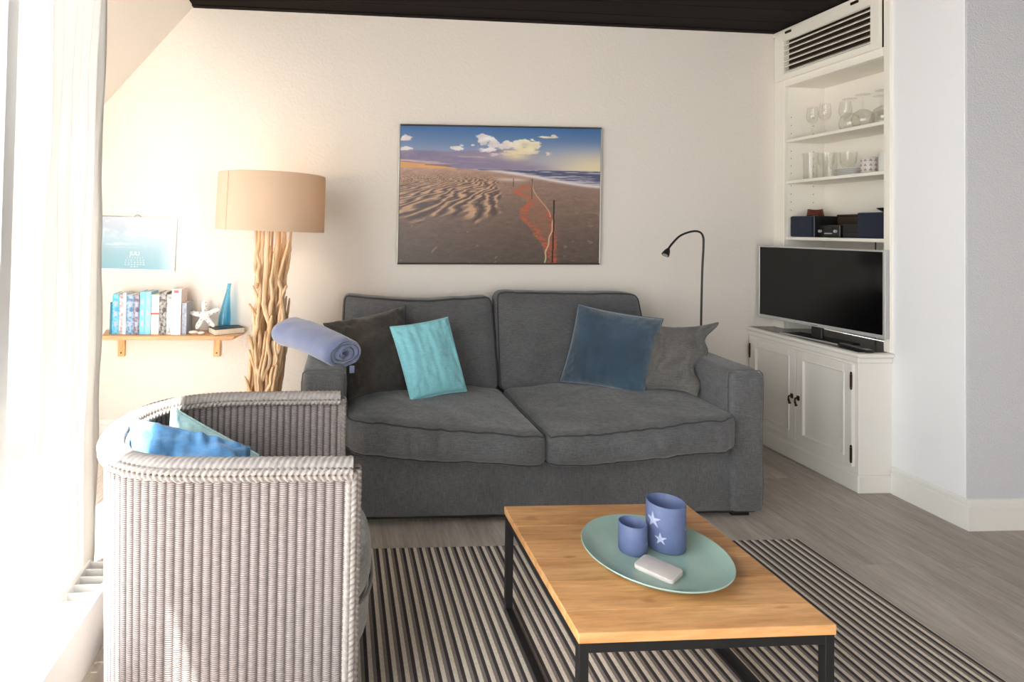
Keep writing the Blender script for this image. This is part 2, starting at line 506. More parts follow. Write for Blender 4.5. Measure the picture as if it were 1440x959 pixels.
# dark boarded ceiling: the boards run along the room
cl = struct(box('ceiling', LX - 0.03, 4.7, -2.7, WY, CZ + 0.02, CZ + 0.12, 'ceiling', bev=0))
y = WY - 0.001
while y > -2.6:
    box('ceiling_board', LX - 0.03, 4.6, y - 0.196, y, CZ, CZ + 0.02, 'ceiling', cl, bev=0.003)
    y -= 0.2
struct(box('trim_1', LX - 0.03, WX, WY - 0.045, WY, CZ - 0.03 + 0.022, CZ, 'ceiling', bev=0.003))
# sloped roof plane beyond the window bay, with the low knee wall it lands on
sl = (2.784 - 2.119) / (-0.979 + 1.53)
xs = -2.0; zs = CZ + sl * (xs + 0.979)
V = [(-0.979, 2.25, CZ), (-0.979, WY, CZ), (xs, WY, zs), (xs, 2.25, zs), (-0.979, 2.25, CZ + 0.13), (-0.979, WY, CZ + 0.13), (xs - 0.1, WY, zs), (xs - 0.1, 2.25, zs)]
F = [(0, 1, 2, 3), (4, 7, 6, 5), (0, 3, 7, 4), (1, 5, 6, 2), (0, 4, 5, 1), (2, 6, 7, 3)]
struct(obj('ceiling_slope', V, F, 'slope'))
KW = -2.0
struct(box('wall_knee', KW - 0.1, KW, 2.25, WY, 0, zs + 0.02, 'plaster', bev=0))
w3 = bpy.data.objects.new('added_glazing', None); C.objects.link(w3); w3.location = (-1.5, 2.29, 0); w3['kind'] = 'structure'  # side glazing added to brighten the back-left wall
box('window_rail', -1.70, LX - 0.12, 2.25, 2.32, 0, 0.10, 'winframe', w3, bev=0.003)
box('window_post', -1.75, -1.70, 2.25, 2.32, 0.10, 1.86, 'winframe', w3, bev=0.003)
struct(box('wall_bay', KW, -1.75, 2.25, 2.32, 0.0, zs + 0.10, 'plaster', bev=0))
for a, b_ in ((-1.70, LX - 0.12),):
    za, zb = CZ + sl * (a + 0.979), CZ + sl * (b_ + 0.979)
    V = [(a, y_, z_) for y_ in (2.282, 2.288) for z_ in (0.10,)] 
    V = [(a, 2.282, 0.1), (b_, 2.282, 0.1), (b_, 2.282, zb - 0.03), (a, 2.282, za - 0.03), (a, 2.288, 0.1), (b_, 2.288, 0.1), (b_, 2.288, zb - 0.03), (a, 2.288, za - 0.03)]
    obj('window_pane', V, [(0, 1, 2, 3), (7, 6, 5, 4), (0, 4, 5, 1), (1, 5, 6, 2), (2, 6, 7, 3), (3, 7, 4, 0)], 'pane', w3)
# eave above the window, outside
struct(box('roof_eave', -1.262, LX - 0.12, -2.7, 2.25, 2.75, 2.84, 'winframe', bev=0.01))
# window wall on the left: solid pieces round the glazed opening
YA, YB, ZT = -1.5, 2.2, 2.55
struct(box('wall_left', LX - 0.12, LX, -2.7, YA, 0, CZ, 'plaster', bev=0))
struct(box('wall_left_end', LX - 0.12, LX, YB, 2.33, 0, CZ, 'plaster', bev=0))
struct(box('wall_left_lintel', LX - 0.12, LX, YA, YB, ZT, CZ, 'plaster', bev=0))
struct(box('wall_rear_sill', LX, 4.7, -2.7, -2.6, 0, 0.6, 'plaster', bev=0))
struct(box('wall_rear_lintel', LX, 4.7, -2.7, -2.6, 2.4, CZ, 'plaster', bev=0))
struct(box('wall_rear', 1.6, 4.7, -2.7, -2.6, 0.6, 2.4, 'plaster', bev=0))
struct(box('wall_rear_left', LX, 0.2, -2.7, -2.6, 0.6, 2.4, 'plaster', bev=0))

w1 = bpy.data.objects.new('window_1', None); C.objects.link(w1); w1.location = (LX - 0.02, 0.35, 0); w1['kind'] = 'structure'
posts = [(YA, 0.06), (-0.62, 0.06), (0.15, 0.06), (0.914, 0.136), (1.66, 0.06), (YB - 0.06, 0.06)]
for py_, pw_ in posts:
    box('window_post', LX - 0.07, LX + 0.015, py_, py_ + pw_, 0.06, ZT, 'winframe', w1, bev=0.004)
box('window_rail', LX - 0.07, LX + 0.015, YA, YB, 0.0, 0.08, 'winframe', w1, bev=0.004)
box('window_rail', LX - 0.07, LX + 0.015, YA, YB, ZT - 0.06, ZT, 'winframe', w1, bev=0.004)
for (a, w_), (b_, _) in zip(posts, posts[1:]):
    box('window_pane', LX - 0.034, LX - 0.028, a + w_, b_, 0.08, ZT - 0.06, 'pane', w1, bev=0)
w2 = bpy.data.objects.new('window_2', None); C.objects.link(w2); w2.location = (1.4, -2.65, 0.15); w2['kind'] = 'structure'
for px_ in (0.2, 0.87, 1.54):
    box('window_post', px_, px_ + 0.06, -2.68, -2.61, 0.6, 2.4, 'winframe', w2, bev=0.004)
for a, b_ in ((0.26, 0.87), (0.93, 1.54)):
    box('window_pane', a, b_, -2.65, -2.644, 0.6, 2.4, 'pane', w2, bev=0)

# curtain: gathered sheer panel at the far end of the window
def curtain(name, label, y0, y1, x, z0, z1, folds, amp, seed):
    V, F = [], []; nu, nv = folds * 14, 60
    for j in range(nv + 1):
        t = j / nv; z = z0 + (z1 - z0) * t
        for i in range(nu + 1):
            s = i / nu
            g = 1 - 0.10 * math.sin(PI * t) * (1 - s)
            yy = y1 - (y1 - y0) * (1 - s) * g + 0.012 * fbm((s * 3 + seed, t * 2, 0))
            xx = x + amp * math.sin(2 * PI * folds * s + 1.2 * fbm((s * 2, t * 1.5, seed))) * (0.75 + 0.35 * (1 - t)) + 0.02 * fbm((s * 4, t * 3, seed + 5))
            V.append((xx, yy, z))
    for j in range(nv):
        for i in range(nu):
            a = j * (nu + 1) + i; F.append((a, a + 1, a + nu + 2, a + nu + 1))
    o = obj(name, V, F, 'curtain', None, smooth=True, sharp=0)
    sm = o.modifiers.new('thickness', 'SOLIDIFY'); sm.thickness = 0.0012
    return tag(o, label, 'curtain')
curtain('curtain', 'sheer white curtain gathered in folds at the bright window', 1.73, 2.215, LX + 0.058, 0.03, 2.62, 7, 0.024, 2.0)

# low radiator in front of the window
rd = thing('radiator', 'low white ribbed radiator under the window behind the wicker chair', 'radiator', (-0.775, 1.2, 0))
box('back_panel', -0.835, -0.822, 0.35, 2.05, 0.05, 0.235, 'rad', rd, bev=0.003)
box('front_panel', -0.738, -0.722, 0.35, 2.05, 0.05, 0.235, 'rad', rd, bev=0.004)
y = 0.36
while y < 2.045:
    box('grille_slat', -0.823, -0.737, y, y + 0.006, 0.15, 0.230, 'rad', rd, bev=0.001); y += 0.042
for y in (0.5, 1.9): box('foot', -0.80, -0.76, y, y + 0.04, 0.0, 0.06, 'rad', rd, bev=0.002)
tv_ = box('valve_box', -0.716, -0.690, 1.40, 1.47, 0.06, 0.235, 'rad', rd, bev=0.006, seg=2)
box('valve_mark', -0.691, -0.689, 1.425, 1.431, 0.19, 0.215, 'black_dot', tv_, bev=0)

# ------------------------------------------------------------------ built-in wall cabinet
bc = thing('built_in_shelf', 'cream built-in wall cabinet with open shelves under a louvred door', 'shelf', (3.12, 3.35, 0.75))
OY0, OY1, OZ0, OZ1, BX = 2.965, 3.680, 0.76, 2.385, 3.27
box('frame_stile', 2.98, 3.005, 2.925, OY0, 0.752, CZ - 0.035, 'cream', bc, bev=0.003)
box('frame_stile', 2.98, 3.005, OY1, WY - 0.001, 0.752, CZ - 0.035, 'cream', bc, bev=0.003)
box('frame_rail', 2.98, 3.005, OY0, OY1, OZ1, OZ1 + 0.05, 'cream', bc, bev=0.003)
box('cornice', 2.966, 3.005, 2.925, WY - 0.001, CZ - 0.04, CZ - 0.009, 'cream', bc, bev=0.006, seg=2)
sp_ = [box('side_panel', 3.005, BX, OY0 - 0.02, OY0, 0.7517, CZ - 0.01, 'cream', bc, bev=0.001),
       box('side_panel', 3.005, BX, OY1, OY1 + 0.02, 0.752, CZ - 0.01, 'cream', bc, bev=0.001)]
box('back_panel', BX, BX + 0.012, OY0 - 0.02, OY1 + 0.02, 0.752, CZ - 0.01, 'cream', bc, bev=0.001)
box('cavity_roof', 3.005, BX, OY0 - 0.02, OY1 + 0.02, CZ - 0.02, CZ - 0.01, 'cream', bc, bev=0.001)
box('top_panel', 3.005, BX, OY0 - 0.02, OY1 + 0.02, OZ1, OZ1 + 0.02, 'cream', bc, bev=0.001)
SH = [2.026, 1.748, 1.370]
for z in SH:
    box('shelf_board', 2.992, BX, OY0, OY1, z - 0.020, z, 'cream', bc, bev=0.002)
box('panel_seam', BX - 0.004, BX, 3.30, 3.305, 0.76, 1.35, 'hole', bc, bev=0)
# peg holes in the far side panel
for xx in (3.03, 3.19):
    for zz in list(np.arange(1.44, 1.73, 0.055)) + list(np.arange(1.80, 2.0, 0.05)) + list(np.arange(2.07, 2.22, 0.055)):
        g = g_tube([(xx, OY1 - 0.0006, zz), (xx, OY1 + 0.004, zz)], 0.0032, 8)
        obj('peg_hole', g[0], g[1], 'hole', sp_[1])
# louvred door
DY0, DY1, DZ0, DZ1 = 2.972, 3.742, 2.430, 2.748
VY0, VY1, VZ0, VZ1 = 3.028, 3.668, 2.470, 2.690
dr = obj('louvre_door', *join(g_box(2.962, 2.982, DY0, VY0, DZ0, DZ1, 0.002), g_box(2.962, 2.982, VY1, DY1, DZ0, DZ1, 0.002),
         g_box(2.962, 2.982, VY0, VY1, DZ0, VZ0, 0.002), g_box(2.962, 2.982, VY0, VY1, VZ1, DZ1, 0.002)), 'cream', bc)
box('louvre_shade_panel', 3.012, 3.020, VY0 - 0.03, VY1 + 0.03, VZ0 - 0.03, VZ1 + 0.03, 'brown_box', dr, bev=0)  # added dark panel, stands in for the unlit cavity behind the slats
ns = 6
for i in range(ns):
    zc = VZ0 + (i + 0.5) * (VZ1 - VZ0) / ns
    g = xf(g_box(-0.022, 0.022, VY0, VY1, -0.003, 0.003, 0.001), Matrix.Translation((2.984, 0, zc)) @ Matrix.Rotation(math.radians(-30), 4, 'Y'))
    obj('slat', g[0], g[1], 'cream', dr)
box('bead', 2.957, 2.964, VY0 - 0.008, VY1 + 0.008, VZ1, VZ1 + 0.007, 'cream', dr, bev=0.001)
box('bead', 2.957, 2.964, VY0 - 0.008, VY1 + 0.008, VZ0 - 0.007, VZ0, 'cream', dr, bev=0.001)
for yy in (3.60, 3.10):
    box('hinge', 2.955, 2.964, yy, yy + 0.05, DZ1 - 0.012, DZ1 + 0.004, 'bronze', dr, bev=0.002)

# ------------------------------------------------------------------ tv cabinet
tc_ = thing('tv_cabinet', 'white panelled low cabinet with two doors under the television', 'cabinet', (2.9, 3.35, 0))
CX = 2.803
box('body', CX, BX, 2.93, WY - 0.003, 0.09, 0.725, 'white', tc_, bev=0.003)
box('plinth', CX - 0.012, WX - 0.001, 2.918, WY - 0.003, 0.0, 0.095, 'white', tc_, bev=0.006)
box('cornice', CX - 0.012, WX - 0.001, 2.918, WY - 0.002, 0.695, 0.728, 'white', tc_, bev=0.006)
top = box('worktop', CX - 0.024, WX - 0.001, 2.906, WY - 0.001, 0.728, 0.751, 'white', tc_, bev=0.009, seg=3)
box('top_inlay', CX + 0.012, WX - 0.004, 2.945, WY - 0.004, 0.7505, 0.7525, 'stone_top', top, bev=0.0005)
box('niche_floor', WX + 0.0005, BX, OY0 - 0.02, OY1 + 0.02, 0.726, 0.7515, 'stone_top', tc_, bev=0)
def cabdoor(y0, y1, hinge_y, handle_y):
    z0, z1 = 0.13, 0.682
    g = [g_box(CX - 0.016, CX + 0.002, y0, y0 + 0.055, z0, z1, 0.002), g_box(CX - 0.016, CX + 0.002, y1 - 0.055, y1, z0, z1, 0.002),
         g_box(CX - 0.016, CX + 0.002, y0 + 0.055, y1 - 0.055, z0, z0 + 0.055, 0.002), g_box(CX - 0.016, CX + 0.002, y0 + 0.055, y1 - 0.055, z1 - 0.055, z1, 0.002)]
    d = obj('door', *join(*g), 'white', tc_)
    box('door_panel', CX - 0.005, CX + 0.002, y0 + 0.05, y1 - 0.05, z0 + 0.05, z1 - 0.05, 'white', d, bev=0.001)
    a, b_, c_, e_ = y0 + 0.05, y1 - 0.05, z0 + 0.05, z1 - 0.05
    pts = [(CX - 0.015, a, c_), (CX - 0.015, b_, c_), (CX - 0.015, b_, e_), (CX - 0.015, a, e_)]
    mg = [g_tube([pts[i], pts[(i + 1) % 4]], 0.006, 8) for i in range(4)]
    o = obj('moulding', *join(*mg), 'white', d, smooth=True)
    for zz in (0.20, 0.595):
        hg = join(g_tube([(CX - 0.020, hinge_y, zz - 0.035), (CX - 0.020, hinge_y, zz + 0.035)], 0.006, 10),
                  g_lathe([(0.001, zz + 0.035), (0.005, zz + 0.037), (0.006, zz + 0.043), (0.001, zz + 0.05)], CX - 0.020, hinge_y, 10),
                  g_lathe([(0.001, zz - 0.05), (0.006, zz - 0.043), (0.005, zz - 0.037), (0.001, zz - 0.035)], CX - 0.020, hinge_y, 10))
        obj('hinge', *hg, 'bronze', d, smooth=True)
    hp = join(g_box(CX - 0.020, CX - 0.015, handle_y - 0.010, handle_y + 0.010, 0.378, 0.408, 0.004),
              g_tube(spline([(CX - 0.018, handle_y, 0.395), (CX - 0.036, handle_y, 0.392), (CX - 0.038, handle_y, 0.372), (CX - 0.030, handle_y, 0.348)], 6), [0.0045] * 12 + [0.006] * 5 + [0.008, 0.008], 10))
    obj('handle', *hp, 'bronze', d, smooth=True)
cabdoor(2.956, 3.340, 2.956, 3.322)
cabdoor(3.346, 3.736, 3.737, 3.372)

# ------------------------------------------------------------------ television
tv = thing('television', 'flat television with dark screen and silver bezel on the white cabinet', 'television', (2.90, 3.325, 0.7525))
A = Vector((2.838, 3.73, 0)); B = Vector((2.945, 2.92, 0)); dx = (B - A).normalized(); nx = Vector((dx.y, -dx.x, 0))  # nx: out of the screen
if nx.x > 0: nx = -nx
Lt = (B - A).length; z0, z1 = 0.826, 1.308
R = Matrix(((dx.x, -nx.x, 0, A.x), (dx.y, -nx.y, 0, A.y), (0, 0, 1, 0), (0, 0, 0, 1)))
def tvp(name, mat, par, *boxes, bev=0.002, seg=1):
    g = join(*[xf(g_box(*bx_, bev, seg), R) for bx_ in boxes]); return obj(name, g[0], g[1], mat, par)
tvp('bezel', 'silver', tv, (0, 0.010, 0, 0.03, z0, z1), (Lt - 0.014, Lt, 0, 0.03, z0, z1), (0.01, Lt - 0.014, 0, 0.03, z1 - 0.010, z1), (0.01, Lt - 0.014, 0, 0.03, z0, z0 + 0.020))
tvp('screen', 'screen', tv, (0.009, Lt - 0.013, 0.003, 0.012, z0 + 0.018, z1 - 0.009), bev=0)
tvp('back_cover', 'tv_back', tv, (0.012, Lt - 0.012, 0.012, 0.036, z0 + 0.01, z1 - 0.01), (0.15, Lt - 0.15, 0.03, 0.075, z0 + 0.03, z1 - 0.15), bev=0.006)
tvp('logo', 'chrome', tv, (Lt / 2 - 0.022, Lt / 2 + 0.022, -0.0008, 0.001, z0 + 0.006, z0 + 0.012), bev=0)
tvp('stand_neck', 'tv_back', tv, (Lt / 2 - 0.035, Lt / 2 + 0.035, 0.014, 0.034, 0.758, z0 + 0.04), bev=0.004)
g = xf(g_box(Lt / 2 - 0.19, Lt / 2 + 0.19, -0.05, 0.11, 0.7525, 0.759, 0.003, 2), R)
sb_ = obj('stand_base', g[0], g[1], 'tv_back', tv, smooth=True)
g = xf(g_box(Lt / 2 - 0.19, Lt / 2 + 0.19, -0.056, -0.048, 0.7525, 0.7605, 0.002), R); obj('base_edge', g[0], g[1], 'silver', sb_)

rc = thing('remote_control', 'slim black and silver remote control lying before the television', 'remote', (2.90, 3.04, 0.7525))
Rr = Matrix.Translation((2.872, 3.02, 0.7525)) @ Matrix.Rotation(math.radians(-97), 4, 'Z')
g = xf(g_box(-0.10, 0.10, -0.023, 0.023, 0, 0.016, 0.005, 2), Rr); rb = obj('body', g[0], g[1], 'black_plastic', rc, smooth=True)
g = xf(g_box(-0.095, 0.095, -0.019, 0.019, 0.0155, 0.0172, 0.001), Rr); obj('face_plate', g[0], g[1], 'silver', rc)
for i in range(9):
    for j in range(3):
        g = xf(g_box(-0.086 + i * 0.017, -0.076 + i * 0.017, -0.014 + j * 0.011, -0.008 + j * 0.011, 0.0168, 0.0185, 0.0008), Rr)
        obj('button', g[0], g[1], 'black_plastic', rc)

# ------------------------------------------------------------------ sofa
sf = thing('sofa', 'charcoal linen two-seat sofa with loose cushions against the back wall', 'sofa', (0.945, 3.15, 0))
def soft(cx, cy, cz, sx, sy, sz, r, cut=18, bulge=(0, 0, 0), warp=None):
    """Rounded box with puffed faces. Returns (verts, faces, map function)."""
    bm = bmesh.new(); bmesh.ops.create_cube(bm, size=2)
    bmesh.ops.subdivide_edges(bm, edges=bm.edges[:], cuts=cut, use_grid_fill=True)
    h = Vector((sx / 2, sy / 2, sz / 2))
    def mp(p, out=0.0):
        q = Vector((p.x * h.x, p.y * h.y, p.z * h.z))
        c = Vector([max(-(h[i] - r), min(h[i] - r, q[i])) for i in range(3)])
        d = q - c
        if d.length > 1e-9: q = c + d.normalized() * (r + out)
        bx_ = (1 - p.y ** 2) * (1 - p.z ** 2); by_ = (1 - p.x ** 4) * (1 - p.z ** 2); bz_ = (1 - p.x ** 4) * (1 - p.y ** 4)
        q += Vector((bulge[0] * p.x * bx_, bulge[1] * p.y * by_, bulge[2] * p.z * bz_))
        if warp: q = warp(p, q)
        return q + Vector((cx, cy, cz))
    V = [mp(v.co) for v in bm.verts]; bm.verts.index_update()
    F = [tuple(v.index for v in f.verts) for f in bm.faces]; bm.free()
    return V, F, mp

def rim_path(mp, zz, n=26, out=0.002):
    pts = []
    e = np.linspace(-1, 1, n)
    for x in e: pts.append(mp(Vector((x, -1, zz)), out))
    for y in e[1:]: pts.append(mp(Vector((1, y, zz)), out))
    for x in e[::-1][1:]: pts.append(mp(Vector((x, 1, zz)), out))
    for y in e[::-1][1:-1]: pts.append(mp(Vector((-1, y, zz)), out))
    return pts

def wr_n(p, q, amp, sc):
    return q + Vector((0, 0, 0)) + Vector((fbm((q.x * sc, q.y * sc, q.z * sc)), fbm((q.x * sc + 9, q.y * sc, q.z * sc)), fbm((q.x * sc, q.y * sc + 7, q.z * sc)))) * amp

SX0, SX1, SY0, SY1 = -0.166, 2.058, 2.645, 3.70
V, F, mp = soft((SX0 + SX1) / 2, (SY0 + 0.02 + SY1) / 2, 0.19, SX1 - SX0 - 0.02, SY1 - SY0 - 0.02, 0.29, 0.02, 14, warp=lambda p, q: wr_n(p, q, 0.003, 5))
obj('base', V, F, 'sofa', sf, smooth=True)
for name, x0, x1 in (('armrest', SX0, 0.038), ('armrest', 1.876, SX1)):
    V, F, mp = soft((x0 + x1) / 2, (SY0 + SY1) / 2, 0.045 + 0.68 / 2, x1 - x0, SY1 - SY0, 0.68, 0.035, 16, (0.006, 0.004, 0.006), warp=lambda p, q: wr_n(p, q, 0.005, 4))
    ar = obj(name, V, F, 'sofa', sf, smooth=True)
    # seam round the front panel
    pts = []
    for x, z in [(-1, z) for z in np.linspace(-0.9, 0.96, 14)] + [(x, 1) for x in np.linspace(-0.8, 0.8, 6)] + [(1, z) for z in np.linspace(0.96, -0.9, 14)]:
        pts.append(mp(Vector((x, -0.955, z)), 0.0015))
    g = g_tube(pts, 0.003, 6); obj('seam', g[0], g[1], 'sofa', ar, smooth=True)
V, F, mp = soft(0.956, 3.60, 0.44, 1.84, 0.20, 0.70, 0.05, 12)
obj('back_frame', V, F, 'sofa', sf, smooth=True)
# seat cushions: higher at the outer ends, sagging towards the middle
def seat(x0, x1, outer):
    cx = (x0 + x1) / 2; s = 1 if outer == 'r' else -1
    def wp(p, q):
        q = q.copy()
        tilt = s * p.x                       # +1 at the outer end
        q.z += 0.034 * tilt + (0.010 if p.z > 0 else 0) * tilt
        if p.z > 0: q.z += 0.018 * (1 - p.x ** 2) * (1 - p.y ** 2)
        # rounded outer front corner
        if p.y < 0: q.y += 0.05 * max(0, abs(p.x) - 0.8) / 0.2 * (-p.y) * (1 if tilt > 0 else 0.35)
        fr_ = max(0, -p.y)
        w = fbm((q.x * 16, q.z * 2.5, cx)) * 0.011 * fr_ ** 3 * (1 - abs(p.x) ** 6) + fbm((q.x * 5, q.y * 5, q.z * 5 + cx)) * 0.006
        crease = 0.0
        for cx_, cd_ in (((-0.17, 0.011), (-0.145, -0.006), (-0.06, 0.007), (0.03, 0.006), (0.12, 0.007)) if s < 0 else ((-0.05, 0.003), (0.18, 0.003))):
            crease -= cd_ * math.exp(-((q.x - cx_ - 0.25 * q.z * cx_) / 0.013) ** 2) * fr_ ** 4 * (1 - p.z ** 2)
        q.y -= w + crease
        q.z += fbm((q.x * 4, q.y * 4, 3 + cx)) * 0.010 + 0.004 * fbm((q.x * 22, q.y * 5, cx)) * (p.z > 0) * fr_
        return q
    V, F, mp = soft(cx, 2.990, 0.402, x1 - x0, 0.81, 0.168, 0.045, 60, (0.008, 0.024, 0.006), wp)
    c = obj('seat_cushion', V, F, 'sofa', sf, smooth=True)
    for zz in (0.93, -0.93):
        g = g_tube(rim_path(mp, zz, 40, 0.002), 0.0042, 6, closed=True); obj('piping', g[0], g[1], 'sofa_pipe', c, smooth=True)
seat(0.036, 0.968, 'l'); seat(0.972, 1.905, 'r')
def backc(x0, x1, ztop, sag, seed):
    cx = (x0 + x1) / 2; hgt = ztop - 0.43
    def wp(p, q):
        q = q.copy()
        t = (p.z + 1) / 2
        q.y += 0.15 * t                                  # leans back
        q.x *= 1 - 0.025 * t
        if p.z > 0: q.z -= sag * (1 - p.x ** 2) * p.z
        q.y -= 0.012 * fbm((q.x * 4 + seed, q.z * 4, 0))
        q.z += 0.006 * fbm((q.x * 5 + seed, 0, q.z * 2))
        return q
    V, F, mp = soft(cx, 3.42, 0.43 + hgt / 2, x1 - x0, 0.16, hgt, 0.05, 26, (0.008, 0.045, 0.004), wp)
    c = obj('back_cushion', V, F, 'sofa', sf, smooth=True)
    def path(yy, n=34):
        e = np.linspace(-1, 1, n); P = [mp(Vector((x, yy, -1)), 0.001) for x in e] + [mp(Vector((1, yy, z)), 0.001) for z in e[1:]]
        P += [mp(Vector((x, yy, 1)), 0.001) for x in e[::-1][1:]] + [mp(Vector((-1, yy, z)), 0.001) for z in e[::-1][1:-1]]; return P
    g = g_tube(path(-0.80), 0.0052, 6, closed=True); obj('piping', g[0], g[1], 'sofa_pipe', c, smooth=True)
backc(0.012, 0.948, 0.975, 0.030, 1.0); backc(0.952, 1.888, 1.000, 0.004, 4.0)
for x, y in ((-0.11, 2.72), (1.94, 2.72), (-0.11, 3.6), (1.94, 3.6)):
    box('leg', x, x + 0.09, y, y + 0.09, 0.0, 0.05, 'leg_black', sf, bev=0.003)
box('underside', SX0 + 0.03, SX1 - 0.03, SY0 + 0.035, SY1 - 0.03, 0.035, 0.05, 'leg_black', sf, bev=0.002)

# ------------------------------------------------------------------ loose cushions
def pillow(name, label, mat, c4, th, pinch=0.06, n=30, wr_=0.006, seed=0.0, fuzz=0.0, pw=0.36, creases=(), wave=0.0):
    TL, TR, BR, BL = [Vector(c) for c in c4]
    nrm = (TR - TL).cross(BL - TL).normalized()
    if nrm.y > 0: nrm = -nrm
    V, F = [], []
    def P(u, v, side):
        a, b_ = (u + 1) / 2, (v + 1) / 2
        # concave edges
        uu = u * (1 - pinch * (1 - v * v)); vv = v * (1 - pinch * (1 - u * u))
        a, b_ = (uu + 1) / 2, (vv + 1) / 2
        q = TL.lerp(TR, a).lerp(BL.lerp(BR, a), 1 - b_)
        q += (TR - TL).normalized() * wave * (math.sin(7.0 * v + 0.6) - 0.6) * max(0, u) ** 3 * (1 - v * v) ** 0.5
        t = th * (max(0, (1 - u * u)) * max(0, (1 - v * v))) ** pw
        edge = min(1 - abs(u), 1 - abs(v))
        w = wr_ * fbm((u * 2.2 + seed, v * 2.2, seed)) * min(1, edge * 5) + wr_ * 0.8 * fbm((u * 7 + seed, v * 2 + seed, 1.0)) * min(1, edge * 8) * (1 - edge)
        for (cu, cv, cd_, cw) in creases:
            dd = abs((u - cu) if cv is None else (v - cv)); w -= cd_ * math.exp(-(dd / cw) ** 2) * min(1, edge * 3)
        ca_ = math.atan2(abs(v), abs(u)); cr_ = max(0, math.hypot(u, v) - 0.75)
        w += 0.006 * math.sin(ca_ * 34 + seed) * cr_ * min(1, edge * 9)
        w += fuzz * noise.noise(Vector((u * 60, v * 60, seed)))
        return q + nrm * side * (t + w) if edge > 1e-6 else q
    idx = {}
    for side in (1, -1):
        for i in range(n + 1):
            for j in range(n + 1):
                u = math.sin((2 * i / n - 1) * PI / 2); v = math.sin((2 * j / n - 1) * PI / 2)
                u = 0.5 * u + 0.5 * (2 * i / n - 1); v = 0.5 * v + 0.5 * (2 * j / n - 1)
                bd = i in (0, n) or j in (0, n)
                if bd and side == -1: idx[(side, i, j)] = idx[(1, i, j)]; continue
                idx[(side, i, j)] = len(V); V.append(P(u, v, side))
    for side in (1, -1):
        for i in range(n):
            for j in range(n):
                F.append((idx[(side, i, j)], idx[(side, i + 1, j)], idx[(side, i + 1, j + 1)], idx[(side, i, j + 1)]))
    root = thing(name, label, 'cushion', tuple((BL + BR) / 2))
    body = obj('cover', V, F, mat, root, smooth=True, sharp=0)
    ring = [(i, 0) for i in range(n)] + [(n, j) for j in range(n)] + [(i, n) for i in range(n, 0, -1)] + [(0, j) for j in range(n, 0, -1)]
    pts = [V[idx[(1, i, j)]] for i, j in ring]
    g = g_tube(pts, 0.004, 6, closed=True)
    obj('seam_edge', g[0], g[1], mat, root, smooth=True)
    return root, (TL, TR, BR, BL, nrm)
pillow('cushion', 'dark brown-grey cushion leaning in the left corner of the sofa', 'browncush',
       [(-0.086, 3.20, 0.847), (0.386, 3.38, 0.925), (0.430, 3.10, 0.505), (0.056, 2.83, 0.535)], 0.085, 0.12, wr_=0.022, seed=1.3, n=40, creases=((-0.55, None, 0.012, 0.10),))
pillow('cushion', 'plain turquoise cushion standing on the left sofa seat', 'teal',
       [(0.273, 3.085, 0.850), (0.61, 3.23, 0.882), (0.697, 3.10, 0.505), (0.369, 2.90, 0.510)], 0.060, 0.04, wr_=0.009, seed=4.1, n=44, creases=((0.02, None, 0.006, 0.05), (0, 0.0, 0.006, 0.04), (-0.45, None, 0.004, 0.05)))
pillow('cushion', 'deep blue plush cushion standing on the right sofa seat', 'plush',
       [(1.427, 3.37, 0.945), (1.830, 3.15, 0.893), (1.635, 2.99, 0.512), (1.303, 3.33, 0.492)], 0.078, 0.05, n=60, wr_=0.006, seed=7.7, fuzz=0.0025)
pillow('cushion', 'mid-grey linen cushion leaning on the right armrest behind the blue one', 'graycush',
       [(1.770, 3.18, 0.855), (2.068, 3.02, 0.895), (1.835, 2.84, 0.550), (1.64, 3.05, 0.520)], 0.075, 0.13, wr_=0.024, seed=2.2, n=40, wave=0.022)

# rolled blanket on the left arm
bl = thing('blanket', 'rolled blue fleece blanket lying on the left sofa armrest', 'blanket', (-0.12, 2.92, 0.73))
a0 = Vector((-0.250, 3.08, 0.823)); a1 = Vector((0.035, 2.78, 0.775))
ax = (a1 - a0).normalized(); sd_ = ax.cross(Vector((0, 0, 1))).normalized(); upv = sd_.cross(ax)
turns, nt_ = 3.4, 150
def spiral(k, off):
    t = k / nt_; ang = 2 * PI * turns * t - 0.9
    rad = 0.020 + 0.072 * t + off
    wob = 1 + 0.05 * math.sin(ang * 2 + 1) * t
    return rad * math.cos(ang) * 1.32 * wob, rad * math.sin(ang) * 0.80 * wob
V, F = [], []; ns = 22
sec = [spiral(k, 0.007) for k in range(nt_ + 1)] + [spiral(k, -0.007) for k in range(nt_, -1, -1)]
ms_ = len(sec)
for i in range(ns + 1):
    t = i / ns; c = a0.lerp(a1, t)
    c = c + Vector((0, 0, 0.012 * math.sin(PI * t)))
    sc_ = (0.94 if i in (0, ns) else 1.0) * (1.06 - 0.06 * t)
    for k, (x, y) in enumerate(sec):
        jag = 0.006 * math.sin(k * 0.21) if i in (0, ns) else 0
        w = 0.004 * fbm((x * 20, y * 20, t * 6))
        V.append(c + sd_ * (x * sc_ + w) + upv * (y * sc_ + w) + ax * jag)
for i in range(ns):
    for k in range(ms_):
        l = (k + 1) % ms_; F.append((i * ms_ + k, i * ms_ + l, (i + 1) * ms_ + l, (i + 1) * ms_ + k))
h_ = nt_ + 1
for base_ in (0, ns * ms_):
    for k in range(nt_):
        F.append((base_ + k, base_ + k + 1, base_ + ms_ - 2 - k, base_ + ms_ - 1 - k))
obj('roll', V, F, 'blanket', bl, smooth=True, sharp=60)
g = xf(g_box(-0.012, 0.012, -0.003, 0.003, -0.035, 0.0, 0.002), Matrix.Translation(a1 + Vector((0.03, -0.012, -0.055))) @ Matrix.Rotation(0.3, 4, 'Z'))
obj('corner_fold', g[0], g[1], 'blanket', bl)

